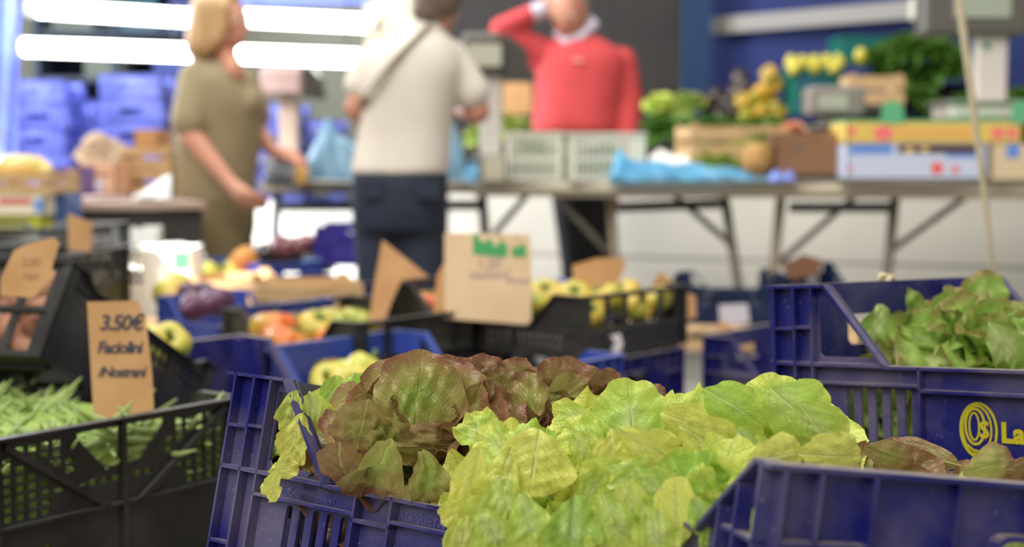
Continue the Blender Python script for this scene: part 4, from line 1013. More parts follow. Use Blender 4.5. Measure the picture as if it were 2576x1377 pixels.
M_BAGPALE = mat('pale_blue_film', srgb(140,178,196), .35, srgb(110,150,176), 10, .5, trans=.35)
cloth('carrier_bag', [(776,390,6.1,'t'),(800,330,0,'t'),(822,300,0,'t'),(850,345,0,'t'),(895,350,0,'t'),(776,452,0,'b'),(895,455,0,'b')], M_BAGPALE, 'pale blue carrier bag standing on the table between the two customers', 'bag', amp=.015)
cloth('carrier_bag', [(1118,330,5.95,'t'),(1140,300,0,'t'),(1160,345,0,'t'),(1168,400,0,'t'),(1118,455,0,'b'),(1168,455,0,'b')], M_BAGPALE, 'pale blue carrier bag peeking out right of the cream T-shirt', 'bag', amp=.012)
cloth('plastic_bag', [(1166,440,6.0,'t'),(1182,408,0,'t'),(1200,415,0,'t'),(1166,456,0,'b'),(1202,456,0,'b')], M_BAGBLUE, 'small blue plastic bag below the scale with the dark head', 'bag', amp=.01)
cloth('paper_bag', [(722,430,6.1,'t'),(748,408,0,'t'),(772,420,0,'t'),(722,462,0,'b'),(775,462,0,'b')], mat('ochre_paper', srgb(172,128,64), .8), 'ochre paper bag under the hand of the woman in khaki', 'bag', amp=.01)
cloth('handbag', [(668,420,6.05,'t'),(690,402,0,'t'),(738,412,0,'t'),(668,468,0,'b'),(740,468,0,'b')], mat('black_leather', srgb(26,28,34), .5), 'black bag on the table beside the ochre paper bag', 'bag', amp=.006)
# white baskets
def basket(px0, py0, px1, py1, Y, dep, label, m=M_WHITE, name='plastic_basket', group='white plastic baskets', yaw=0, bars=9):
    a = WP(px0, py1, Y); b = WP(px1, py0, Y); W_, H_ = b.x-a.x, b.z-a.z
    r = empty(name, Matrix.Translation(((a.x+b.x)/2, Y+dep/2, a.z)) @ Matrix.Rotation(math.radians(yaw), 4, 'Z')); tag(r, label, 'basket', group)
    for s, (LL, nm) in {-1:(W_,'side_panel'), 1:(W_,'side_panel'), -2:(dep,'end_panel'), 2:(dep,'end_panel')}.items():
        holes = []; n = bars if abs(s) == 1 else max(4, int(bars*dep/W_))
        for i in range(n):
            x = .02+(LL-.04)*i/n
            for (z0, z1) in ((.1,.42),(.5,.88)): holes.append(rect(x+.004, H_*z0, x+(LL-.04)/n-.006, H_*z1))
        vs, fs = flat([rect(0,0,LL,H_)]+holes, .006); mb = MB()
        if abs(s) == 1: mb.add([(v[0]-LL/2, s*dep/2+v[2], v[1]) for v in vs], fs); mb.box((-LL/2-.008, s*dep/2-.01, H_-.012), (LL/2+.008, s*dep/2+.01, H_))
        else: mb.add([(s/2*W_/2+v[2], v[0]-LL/2, v[1]) for v in vs], fs); mb.box((s/2*W_/2-.01, -LL/2, H_-.012), (s/2*W_/2+.01, LL/2, H_))
        mb.build(nm, m, r)
    MB().box((-W_/2,-dep/2,0),(W_/2,dep/2,.006)).build('base', m, r)
    return r
basket(1278, 332, 1418, 455, 6.05, .3, 'white plastic basket under the red sweater, left one of the two', yaw=-3)
basket(1430, 334, 1618, 455, 6.0, .3, 'wide white plastic basket under the red sleeve, right one of the two', yaw=3, bars=12)
carton(1212, 392, 1272, 458, 6.0, .2, mat('cream_box', srgb(206,200,176), .7), 'cardboard_box', 'small cream box at the foot of the dark-headed scale')
MB_ = lettuce('leafy greens heaped in the left white basket', 'dark', WP(1345, 385, 6.2), (0,0,1), .11, 14, None, rings=6, seg=24)
MB_ = lettuce('leafy greens heaped in the right white basket', 'dark', WP(1520, 400, 6.2), (0,0,1), .12, 14, None, rings=6, seg=24)
# goods at the right of the table
wcrate('wooden tray of vegetables on the table behind the white paper', 1728, 318, 1990, 440, 6.0, .35, 3, yaw=4)
lettuce('pale cabbage in the wooden tray, left of the pineapple', 'oak', WP(1800, 405, 5.98), (0,-.3,1), .09, 16, None, rings=6, seg=24, ruf=.03)
lettuce('pale cabbage in the back of the wooden tray', 'oak', WP(1870, 385, 6.2), (0,-.3,1), .09, 16, None, rings=6, seg=24, ruf=.03)
pn = MB(); c = WP(1905, 402, 5.82); H_ = .14
pn.lathe([(.01,-.07),(.045,-.06),(.062,-.03),(.066,0),(.06,.035),(.045,.06),(.02,.07)], 28, rib=.05, nrib=14)
po = pn.build('pineapple', mat('pineapple_skin', srgb(196,154,90), .6, srgb(150,110,50), 40, .5, .8, 60), smooth=True); po.location = c; tag(po, 'golden pineapple leaning on the brown carton', 'pineapple')
lv = Leaves(4, 12)
for k in range(12):
    t = k*2.4; lv.leaf((0.02*math.cos(t),0.02*math.sin(t),.06), (math.cos(t)*.5, math.sin(t)*.5, 1), (-math.cos(t), -math.sin(t), .4), .07, .014, cup=.3, ruf=0, bend=.5)
lo = lv.build('crown_leaves', 'dark', parent=po, origin=(0,0,0))
r, w_, h_, dd = carton(1948, 334, 2126, 440, 5.78, .3, M_CARDDARK, 'cardboard_box', 'brown carton with a small grey stamp beside the pineapple', yaw=2)
front(r, dd, [disc(-.05, h_*.68, .022, .014)], mat('grey_stamp', srgb(110,98,84), .8))
lettuce('orange flowers wrapped in paper on the brown carton', 'oak', WP(1998, 322, 5.9), (0,-.2,1), .045, 12, None, rings=6, seg=20, name='flower_bunch').data.materials[0] = mat('orange_petal', srgb(240,130,60), .5, srgb(214,196,170), 30, .5)
for o in list(C.objects):
    if o.name.startswith('flower_bunch'): o['category'] = 'flowers'
# printed cartons
M_YC = mat('yellow_carton', srgb(222,190,96), .7); M_PK = mat('pink_print', srgb(238,118,118), .7); M_OR = mat('orange_print', srgb(226,172,92), .7)
M_WB = mat('pale_blue_carton', srgb(196,204,226), .7); M_BP = mat('cobalt_print', srgb(96,140,214), .7); M_RP = mat('tomato_print', srgb(232,92,76), .7)
r, w_, h_, dd = carton(2130, 362, 2486, 452, 5.62, .3, M_WB, 'printed_carton', 'white and blue printed fruit carton, lower of the pair beside the brown carton')
front(r, dd, [rect(-w_*.48,h_*.72,-w_*.18,h_*.98), rect(w_*.2,h_*.62,w_*.47,h_*.72)], M_BP); front(r, dd, [disc(w_*.14,h_*.32,.024), disc(w_*.27,h_*.28,.015), disc(-w_*.47,h_*.3,.008)], M_RP, 'printed_tomato', .002)
front(r, dd, [rect(-w_*.14,h_*.74,w_*.46,h_*.97)], mat('hand_opening', srgb(80,44,34), .9), 'opening', .0018); front(r, dd, [disc(-w_*.06,h_*.82,.02,.012), disc(w_*.05,h_*.85,.016,.012)], M_YC, 'printed_lemon', .0025)
r, w_, h_, dd = carton(2130, 308, 2572, 362, 5.62, .3, M_YC, 'printed_carton', 'yellow printed fruit carton with pink blobs, upper of the pair beside the brown carton')
front(r, dd, [rect(-w_*.2,h_*.3,w_*.22,h_*.72)], M_OR); front(r, dd, [disc(-w_*.29,h_*.5,.04,.028), disc(w_*.36,h_*.5,.026,.024), disc(w_*.44,h_*.5,.022,.022), disc(-w_*.47,h_*.6,.016)], M_PK, 'printed_fruit', .002)
M_GF = mat('green_flap', srgb(96,174,126), .7)
for x in (-.17, .34): MB().prism([(x-.045,h_-.005),(x+.05,h_-.005),(x+.045,h_+.065),(x+.02,h_+.085),(x-.035,h_+.08)], 'y', -dd/2-.003, -dd/2+.002).build('flap', M_GF, r)
MB().box((-w_/2,-dd/2+.01,h_),(w_/2,dd/2-.01,h_+.01)).build('lining', M_GF, r)
r, w_, h_, dd = carton(2492, 362, 2640, 455, 5.6, .3, mat('beige_carton', srgb(212,192,156), .8), 'printed_carton', 'beige carton with a blue square at the right edge of the picture')
front(r, dd, [rect(-w_*.24,h_*.62,-w_*.02,h_*.98)], M_BP)

# ------------------------------------------------------------------ scales
M_SG = mat('scale_grey', srgb(96,92,84), .4); M_SD = mat('scale_dark', srgb(64,62,56), .4); M_SP = mat('scale_post', srgb(196,188,180), .4); M_SW = mat('scale_display', srgb(176,176,158), .3)
def scale(label, Y, head, face, post, base, m_head, m_face, m_post, dot=None, yaw=0, side=None):
    r = empty('shop_scale'); b = WP((base[0]+base[2])/2, base[3], Y); r.location = b; tag(r, label, 'scale', 'shop scales')
    def bx(n, q, dep, m, y0=0, par=None, bev=.008):
        A_ = WP(q[0], q[3], Y+y0) - b; B_ = WP(q[2], q[1], Y+y0) - b
        return MB().box((A_.x, y0-dep/2, A_.z), (B_.x, y0+dep/2, B_.z)).build(n, m, par or r, bevel=bev)
    bx('post', post, .07, m_post); h = bx('display_head', head, .16, m_head, bev=.02)
    f = bx('screen', face, .01, m_face, -.083, par=h, bev=.001)
    bx('base', base, .30, m_post, bev=.015)
    A_ = WP(base[0]-12, base[1]-6, Y)-b; B_ = WP(base[2]+12, base[1], Y)-b
    MB().box((A_.x,-.17,A_.z-.012),(B_.x,.17,A_.z)).build('weighing_pan', mat('steel_pan', srgb(170,170,166), .3, metal=.6), r, bevel=.004)
    if dot:
        c = WP(dot[0], dot[1], Y)-b; MB().lathe([(.001,-.002),(.016,-.002),(.016,.002),(.001,.002)], 20, Matrix.Translation((c.x,-.036,c.z)) @ Matrix.Rotation(PI/2, 4, 'X')).build('green_badge', mat('badge_green', srgb(30,140,90), .4), r)
    if side:
        A_ = WP(side[0], side[3], Y) - b; B_ = WP(side[2], side[1], Y) - b
        n_ = MB(); n_.prism([(A_.x,B_.z-.01),(A_.x+.03,B_.z),(B_.x-.015,(A_.z+B_.z)/2+.03),(B_.x,A_.z),(A_.x,A_.z+.01)], 'y', -.06, .12); n_.build('display_housing', M_SD, r, bevel=.008)
    return r
scale('scale with a mauve display on a pale post, behind the khaki shirt', 6.5, (662,170,768,245), (672,180,752,232), (706,245,750,400), (680,405,790,452), mat('mauve_plastic', srgb(170,146,142), .4), mat('mauve_face', srgb(196,170,166), .3), mat('warm_post', srgb(190,170,156), .5), side=(765,166,812,250))
scale('scale with a dark head and grey screen, below the raised red sleeve', 6.25, (1165,84,1262,190), (1176,112,1262,166), (1208,190,1262,392), (1200,400,1280,440), M_SG, M_SW, M_SP, dot=(1218,240), side=(1262,90,1335,206))
scale('scale with a green badge on its white post, behind the cord', 6.0, (2310,-60,2576,92), (2400,-40,2545,45), (2448,82,2530,268), (2368,262,2560,300), M_SG, mat('screen_grey', srgb(160,168,150), .3), mat('white_post', srgb(212,202,192), .4), dot=(2476,118))
r = scale('low grey scale with a pale panel behind the brown carton', 6.1, (2025,218,2168,292), (2058,238,2134,276), (2062,290,2150,330), (2050,320,2160,345), mat('warm_grey', srgb(134,126,118), .4), mat('pale_screen', srgb(172,174,158), .3), mat('mid_grey', srgb(120,110,100), .4))
bxw(WP(2140,285,6.2), WP(2230,262,6.2)+Vector((0,.2,0)), M_SD, 'scale_tray', 'dark grey tray lying behind the green carton flap', 'tray', bev=.01)
carton(2310, 0, 2385, 45, 6.4, .15, mat('ivory_box', srgb(220,216,196), .6), 'cardboard_box', 'ivory box at the upper end of the grey rail') if False else None

# ------------------------------------------------------------------ the setting
def wallq(name, pts, m, th=.1):
    vs = [Vector(p) for p in pts]; n = (vs[1]-vs[0]).cross(vs[2]-vs[0]).normalized()
    if n.y < 0: n = -n
    mb = MB(); mb.add(vs+[v+n*th for v in vs], [(0,1,2,3),(7,6,5,4),(0,4,5,1),(1,5,6,2),(2,6,7,3),(3,7,4,0)]); return struct(mb.build(name, m))
M_FLOOR = mat('concrete_floor', srgb(150,146,138), .8, srgb(128,124,116), 3, .5)
struct(bxw((-7,-2,-.1), (6,13,0), M_FLOOR, 'floor'))
def vwall(name, x0, y0, x1, y1, z0, z1, m, th=.1): return wallq(name, [(x0,y0,z0),(x1,y1,z0),(x1,y1,z1),(x0,y0,z1)], m, th)
X = lambda px, Y: (px-CX)/FPX*Y
M_SHUT = mat('dark_shutter', srgb(55,52,50), .7, srgb(48,46,45), 3, .5)
vwall('wall_back', X(1036,9), 9, X(1722,9), 9, 0, 3.2, M_SHUT)
mb = MB()
for k in range(28):
    x = X(1036,9)+.02+k*(X(1722,9)-X(1036,9))/28; mb.box((x,8.985,.8),(x+.012,9.0,3.2))
struct(mb.build('trim_1', M_SHUT))
struct(bxw((X(1712,8.8),8.75,0),(X(1782,8.8),8.85,3.2), mat('teal_column', srgb(8,46,84), .6), 'trim_2'))
M_BW = mat('blue_wall', srgb(8,30,88), .8, srgb(7,26,78), 1.5, .5)
xa, ya_ = X(1782,9), 9.0; xb, yb_ = X(2350,8.0), 7.95; ux_, uy_ = (xb-xa), (yb_-ya_)
vwall('wall_right', xa, ya_, xa+ux_*2, ya_+uy_*2, 0, 3.2, M_BW)
A_ = WP(1792, 66, ya_-.06); B_ = WP(2300, 24, yb_-.02)
o = MB().bar(A_, B_, .05, .10).build('wall_rail', mat('rail_grey', srgb(132,128,122), .6)); tag(o, 'grey rail fixed across the blue wall', 'rail')
o = bxw(WP(2300,48,7.75)-Vector((0,0,0)), WP(2385,-8,7.75)+Vector((0,.12,0)), mat('ivory_box', srgb(216,210,190), .6), 'junction_box', 'ivory box at the right end of the grey rail', 'box', bev=.01)
struct(bxw((X(925,9.4),9.3,0),(X(1040,9.4),9.4,3.2), mat('cream_wall', srgb(236,220,184), .8), 'trim_3'))
vwall('wall_left', X(-300,10.5), 10.5, X(940,10.5), 10.5, 0, 3.4, mat('sage_wall', srgb(150,152,138), .8, srgb(138,142,126), 2, .5))
# dark racking with goods behind the tubes
r = empty('storage_rack'); tag(r, 'dark storage rack behind the tube lights, holding dim boxes', 'rack')
a = WP(95, 240, 9.3); b = WP(478, -60, 9.3); r.location = (a.x, 9.3, 0)
W_ = b.x-a.x; Dk = mat('rack_dark', srgb(24,34,48), .7, srgb(34,48,60), 3, .5)
MB().box((0,.5,0),(W_,.52,2.6)).build('back_panel', Dk, r)
for x in (0, W_/2, W_): MB().box((x-.02,-.02,0),(x+.02,.5,2.6)).build('upright', Dk, r)
for z in (.9,1.45,1.75,2.1): MB().box((0,-.02,z),(W_,.5,z+.03)).build('shelf', Dk, r)
for x, z, m in ((.1,1.78,mat('dim_olive', srgb(70,76,64), .8)), (.52,1.78,mat('dim_teal', srgb(30,66,76), .8)), (.86,1.78,mat('dim_navy', srgb(34,46,100), .8)), (.3,1.48,mat('dim_olive', srgb(70,76,64), .8)), (.75,1.48,mat('dim_navy', srgb(34,46,100), .8))):
    o = bxw((a.x+x,9.32,z), (a.x+x+.26,9.6,z+.2), m, 'storage_box', 'dim storage box on the dark rack behind the tube lights', 'box', group='dim boxes on the dark rack')
# tube lights
TUBE = mat('tube_glow', (1,1,1,1), emit=(1,.99,.96,1), estr=9)
def tube_light(px0, py0, px1, py1, Y0, Y1, label):
    p = WP(px0,py0,Y0); q = WP(px1,py1,Y1); r = empty('tube_light', Matrix.Translation(p)); tag(r, label, 'light', 'fluorescent tube lights'); d = q-p
    MB().tube([(0,0,0), d], .04, 14).build('tube', TUBE, r, smooth=True)
    MB().bar(Vector((0,.06,.02)), d+Vector((0,.06,.02)), .10, .02).build('reflector', M_WHITE, r)
    for t in (0, 1): MB().tube([d*t-d.normalized()*.03, d*t+d.normalized()*.03], .043, 12).build('end_cap', M_WHITE, r)
    for t in (.15,.85): MB().tube([d*t+Vector((0,.05,.03)), d*t+Vector((0,.05,1.2))], .004, 6).build('suspension_wire', M_DKSTEEL, r)
tube_light(86, 22, 512, 48, 7.4, 7.2, 'glowing tube light at the upper left, left of the blonde hair')
tube_light(606, 44, 940, 60, 7.2, 7.0, "glowing tube light at the top, right of the woman's face")
tube_light(48, 118, 500, 134, 7.1, 6.9, 'glowing tube light of the lower row, left of the blonde hair')
tube_light(588, 136, 920, 148, 6.9, 6.75, "glowing tube light of the lower row, right of the woman's neck")
o = bxw(WP(600,8,8.9), WP(940,-60,8.9)+Vector((0,.05,0)), mat('glowing_blue_band', srgb(150,170,250), .6, trans=.5, emit=srgb(120,150,255), estr=.5), 'awning_strip', 'pale blue awning strip across the top behind the tube lights', 'awning')  # the strip's material carries its own faint blue glow; it is no lamp
# backlit tarpaulin at the left edge
mb = MB(); n = 26
V = []
for i in range(n+1):
    for j in range(16):
        t = j/15; x = X(-170,6.9) + (X(96,6.9)-X(-170,6.9))*i/n*(1.0-.22*t) ; z = 2.3 - t*1.4
        V.append((x, 6.9+.05*math.sin(i*1.1+t*3)+.03*math.sin(i*2.7), z))
mb.add(V, [(i*16+j, (i+1)*16+j, (i+1)*16+j+1, i*16+j+1) for i in range(n) for j in range(15)])
o = mb.build('tarpaulin', mat('blue_tarp', srgb(130,136,235), .4, srgb(170,200,255), 3, .5, trans=.65), smooth=True)
tag(o, 'wavy violet-blue tarpaulin glowing with daylight at the left edge', 'tarpaulin')
# stacks of bright blue crates
st = []
sc = crate('blue', M_BRIGHTBLUE, H=.125, L=.4, W=.3, c=.04, a=.08, b=.11, hole=(.08,.22)); reg(sc)
BR = {}
k = 0
for (px, Y, top, n, lab) in ((82, 7.8, 1.39, 11, 'bright blue empty crate in the leftmost stack beside the tarpaulin'), (196, 8.3, 1.30, 10, 'bright blue empty crate in the second stack, behind the cream paper bag'), (318, 7.8, 1.42, 11, 'bright blue empty crate in the stack right under the lower tube light'), (408, 8.5, 1.42, 11, 'bright blue empty crate in the stack touching the khaki sleeve'),
                      (685, 8.3, 1.28, 10, 'bright blue empty crate in the stack behind the mauve scale'), (790, 8.9, 1.20, 9, 'bright blue empty crate in the stack right of the mauve scale')):
    for i in range(n):
        z = top - (i+1)*.1335
        yaw = RNG.uniform(-2,2); t = math.radians(90+yaw)
        M = Matrix.Translation((X(px,Y)+RNG.uniform(-.012,.012), Y+.3, z)) @ Matrix.Rotation(t, 4, 'Z') @ Matrix.Scale(1.0, 4)
        if k == 0: sc.matrix_world = M; tag(sc, lab, 'crate', lab.replace('crate', 'crates')); k = 1
        else: copy_tree(sc, M, lab, lab.replace('crate', 'crates'))
# stall platform with produce behind the man
M_PANEL = mat('pale_panel', srgb(194,190,178), .8, srgb(184,180,168), 2, .5)
yP0, yP1 = 8.0, 6.65
r = empty('display_platform'); r.matrix_world = Matrix.Identity(4); tag(r, 'long pale panelled platform behind the market table', 'platform')
a = Vector((X(1128,yP0), yP0, 0)); b = Vector((X(2800,yP1), yP1, 0)); u = (b-a).normalized(); v = Vector((-u.y,u.x,0)); r.matrix_world = basis(a,u,v,zz); Lp_ = (b-a).length
MB().box((0,0,.02),(Lp_,.03,.42)).build('front_panel', M_PANEL, r, bevel=.004); MB().box((0,0,.43),(Lp_,.03,.80)).build('front_panel', M_PANEL, r, bevel=.004)
MB().box((0,.012,.0),(Lp_,.7,.79)).build('core', mat('panel_gap', srgb(120,118,110), .9), r); MB().box((0,-.02,.80),(Lp_,.72,.83)).build('deck', M_TABLE, r)
u_p, v_p = u, v
def onP(px, py, off):
    """point over the platform: sight line through the pixel, 'off' metres behind the platform's front"""
    d = FWD + RT*((px-CX)/FPX) + UP*((CY-py)/FPX); n = v_p; t = ((a + v_p*off - CAM).dot(n))/d.dot(n); return CAM + d*t
def heap(label, kind, px, py, off, r_, n=18, name='leafy_greens', cat='greens', ruf=.08, axis=(0,-.4,1), grp=None):
    o = lettuce(label, kind, onP(px,py,off), axis, r_, n, grp, name=name, rings=6, seg=24, ruf=ruf); o['category'] = cat; return o
for i, (px, py) in enumerate(((1660,262),(1735,258),(1700,290))): heap('pale green cabbage right behind the red sleeve', 'oak' if i else 'green', px, py, .25, .1, name='cabbage', cat='cabbage', ruf=.03, grp='pale cabbages behind the red sleeve')
for i, (px, py) in enumerate(((1670,325),(1740,330),(1800,325),(1860,335),(1925,330))): heap('dark green leafy bunch on the platform edge behind the wooden tray', 'dark', px, py, .08, .12, ruf=.12, grp='dark leafy bunches on the platform')
for i, (px, py) in enumerate(((1250,300),(1300,320),(1210,340))): heap('greens in the shadow between the scale and the red sweater', 'oak', px, py, .2, .09, ruf=.1, grp='greens between the scale and the red sweater')
for i, (px, py) in enumerate(((2230,150),(2290,120),(2350,130),(2400,170),(2300,190),(2250,190))): heap('bunch of dark green herbs high on the display, left of the white scale post', 'dark', px, py, .45, .13, 20, ruf=.14, name='herb_bunch', cat='herbs', grp='herb bunches high on the display')
for i, (px, py) in enumerate(((2310,240),(2350,270),(2430,262),(2570,240))): heap('green leaves below the herb bunches', 'dark', px, py, .2, .08, 16, ruf=.12, grp='green leaves below the herbs')
pep2 = pepper(mat('pepper_gold', srgb(190,140,34), .3, srgb(124,136,48), 6, .5), 'yellow-green pepper heaped left of the teal basket', 'peppers heaped left of the teal basket')
scatter(pep2, [onP(x, y, .2+RNG.uniform(0,.1)) for x, y in ((1872,262),(1900,250),(1880,290),(1915,285),(1945,270),(1920,230),(1950,215),(1955,295),(1930,308),(1890,312),(1940,190))], 1.25, 1.4)
aub2 = lemon(mat('dark_aubergine', srgb(44,34,34), .3, srgb(70,54,44), 6, .4), 'dark aubergine behind the golden peppers', 'dark aubergines behind the golden peppers', 'aubergine', 'aubergine', .045)
scatter(aub2, [onP(x, y, .35) for x, y in ((1800,245),(1825,262),(1850,235),(1838,285),(1868,215),(1810,285),(1780,262),(1862,200))], 1.1, 1.4)
cb = onP(1990, 300, .2); ce = onP(2122, 170, .2)
tb = basket(1992, 172, 2120, 285, cb.y, .25, 'tall teal basket of lemons on the platform', mat('teal_plastic', srgb(10,112,98), .5), group='teal baskets')
M_LEMON = mat('pale_lemon_skin', srgb(206,196,84), .5, srgb(190,176,60), 14, .5)
lem = lemon(M_LEMON, 'yellow lemon piled on the teal basket', 'lemons piled on the teal basket')
scatter(lem, [WP(x, y, cb.y+dy) for x in range(1990,2130,30) for y, dy in ((160,.03),(152,.13))] + [WP(x,172,cb.y-.01) for x in (2000,2050,2100)], 1.0, 1.4)
lm = lemon(M_LEMON, 'single yellow lemon right of the teal basket, below the herbs', None); lm.matrix_world = Matrix.Translation(onP(2165,140,.3)) @ Matrix.Scale(1.05,4)
cb2 = onP(2170, 130, .5); basket(2112, 92, 2240, 160, cb2.y, .25, 'low teal basket below the blue wall, behind the lemons', mat('teal_plastic', srgb(10,112,98), .5), group='teal baskets')
cw = onP(2200, 240, .05); wcrate('small wooden tray on the display right of the teal basket', 2136, 192, 2276, 262, cw.y, .2, 2, group=None)
for i, (px, py, off, lab) in enumerate(((2290,300,.15,'dark navy crate on the display below the herbs'), (2420,240,.45,'dark navy crate high on the display behind the white scale post'), (2560,300,.3,'dark navy crate at the right edge of the display'))):
    c_ = onP(px, py, off); copy_tree(proto, Matrix.Translation(c_+Vector((0,.2,-.02))) @ Matrix.Rotation(-.2, 4, 'Z') @ Matrix.Scale(.5,4), lab, 'dark navy crates on the display', mat('night_plastic', srgb(24,26,62), .6))
c_ = onP(1290, 240, .3); o = carton(1262, 208, 1340, 290, c_.y, .3, M_CARD, 'cardboard_box', 'cardboard box of vegetables between the dark scale head and the red sweater')
# black display backing that the produce is heaped on
r = empty('display_riser'); tag(r, 'dark stepped riser under the heaped produce on the platform', 'stand'); r.matrix_world = basis(a, u_p, v_p, zz)
MB().box((.1,.15,.83),(Lp_-.1,.7,.98)).build('step', mat('riser_dark', srgb(40,38,36), .8), r); MB().box((1.1,.35,.98),(Lp_-.1,.7,1.15)).build('step', mat('riser_dark', srgb(40,38,36), .8), r)
MB().box((2.1,.5,1.15),(Lp_-.1,.7,1.3)).build('step', mat('riser_dark', srgb(40,38,36), .8), r)
# things below the tables at the left
cr2 = putc(proto, (0,0,0), ax40, .27, label='purple-blue crate under the table left of the jeans', m=mat('purple_plastic', srgb(66,56,160), .5)); cr2.matrix_world = basis(WP(882, 660, 6.0), Vector((0,1,0)), Vector((-1,0,0)), zz) @ Matrix.Scale(.6,4)
cr3 = copy_tree(eb, basis(WP(728, 690, 5.9)+Vector((0,.2,0)), EX, EY, zz) @ Matrix.Scale(.6,4), 'black crate of dark red fruit under the table left of the purple-blue crate', 'black crates under the table')
pl = lemon(mat('plum_skin', srgb(96,40,48), .35, srgb(150,90,90), 8, .5), 'dark red plum in the black crate under the table', 'plums under the table', 'plum', 'plum', .03)
scatter(pl, [WP(x, 618+RNG.uniform(-8,8), 5.95+dy) for x in range(700,812,17) for dy in (.05,.15)], 1.1, 1)
bxw(WP(765,1036,5.3), WP(800,652,5.3)+Vector((0,.02,0)), mat('sky_carton', srgb(130,170,220), .6), 'paper_carton', 'small light blue carton under the table in front of the black crate', 'box')
for (x0,y0,x1,y1,Y,lab) in ((395,580,462,912,6.6,'white panel added for bright daylight below the left table'),(505,565,540,912,6.6,'narrow white panel added for bright daylight behind the khaki trousers'),(640,505,700,869,7.2,'tall white panel added for bright daylight right of the khaki trousers'),(700,528,895,844,7.6,'long white panel added for bright daylight under the table left of the jeans')):
    carton(x0,y0,x1,y1,Y,.06,M_WHITEBOX,'paper_carton',lab)  # white panels added to stand in for the bright outdoors below the tables
# stand that carries the crates: low steel-and-wood benches
def bench(label, c, ux_, uy_, L_, W_, z, tilt=None):
    r = empty('crate_stand', basis((c[0],c[1],0), ux_, uy_, zz)); tag(r, label, 'stand', 'crate stands')
    MB().box((-L_/2,-W_/2,z-.03),(L_/2,W_/2,z)).build('top_board', M_WOOD, r)
    for sx in (-1,1):
        for sy in (-1,1): MB().box((sx*(L_/2-.04)-.02, sy*(W_/2-.04)-.02, 0),(sx*(L_/2-.04)+.02, sy*(W_/2-.04)+.02, z-.03)).build('leg', M_DKSTEEL, r)
bench('wooden stand under the front blue crates', (.25,1.35), ax40[0], ax40[1], 1.1, .8, .40)
bench('wooden stand under the bean crate', (-.80,2.05), ax40[0], ax40[1], .5, .7, .38)
bench('wooden stand under the logo crate', (.75,1.85), ax40[0], ax40[1], .6, .5, .49)
bench('wooden stand under the middle blue crates', (-.12,2.95), ax40[0], ax40[1], 1.2, 1.0, .22)
bench('wooden stand under the far blue crates', (-.55,4.42), ax40[0], ax40[1], .8, .6, .24)
bench('wooden stand under the back black crates', (-1.2,3.6), EX, EY, .9, .9, .5)
bench('wooden stand under the navy crates', (.85,4.95), EX, EY, .9, .6, .35)
bench('wooden stand under the left cartons', (-1.78,4.6), EX, EY, .34, .3, .70)
bench('small wooden stand behind the long black crate', (.17,4.12), ax40[0], ax40[1], .32, .24, P(1320,712,4.1).z-.27*.4-.004)

# ------------------------------------------------------------------ people
def loft(rows, Y, name, m, par, vox=None, n=28, sq=2.4, seg_sub=True):
    """closed garment or trunk: rows of (py, px_left, px_right, half depth, dy) read from the photo, rounded cross-sections"""
    mb = MB(); V = []
    # resample smoothly
    rows = [tuple(r)+(0,)*(5-len(r)) for r in rows]
    ys = [r[0] for r in rows]; R_ = []
    m_ = 4*(len(rows)-1)
    for k in range(m_+1):
        t = k/4; i = min(int(t), len(rows)-2); f = t-i
        p0, p1, p2, p3 = rows[max(i-1,0)], rows[i], rows[i+1], rows[min(i+2,len(rows)-1)]
        R_.append([.5*((2*b)+(-a_+c_)*f+(2*a_-5*b+4*c_-d_)*f*f+(-a_+3*b-3*c_+d_)*f**3) for a_, b, c_, d_ in zip(p0,p1,p2,p3)])
    for (py, xl, xr, hd, dy) in R_:
        A_ = WP(xl, py, Y+dy); B_ = WP(xr, py, Y+dy); c = (A_+B_)/2; hw = (B_.x-A_.x)/2
        for k in range(n):
            t = 2*PI*k/n; ct, st_ = math.cos(t), math.sin(t)
            V.append(Vector((c.x + hw*abs(ct)**(2/sq)*(1 if ct > 0 else -1), c.y + hd*abs(st_)**(2/sq)*(1 if st_ > 0 else -1), c.z)))
    nr = len(R_)
    mb.add(V, [(i*n+k, i*n+(k+1)%n, (i+1)*n+(k+1)%n, (i+1)*n+k) for i in range(nr-1) for k in range(n)] + [tuple(range(n-1,-1,-1)), tuple((nr-1)*n+k for k in range(n))])
    return mb
def skin_it(mb, name, m, par, vox=.011, it=6):
    o = mb.build(name, m, par); 
    r = o.modifiers.new('remesh', 'REMESH'); r.mode = 'VOXEL'; r.voxel_size = vox; r.use_smooth_shade = True
    s = o.modifiers.new('smooth', 'SMOOTH'); s.iterations = it; s.factor = .5
    return o
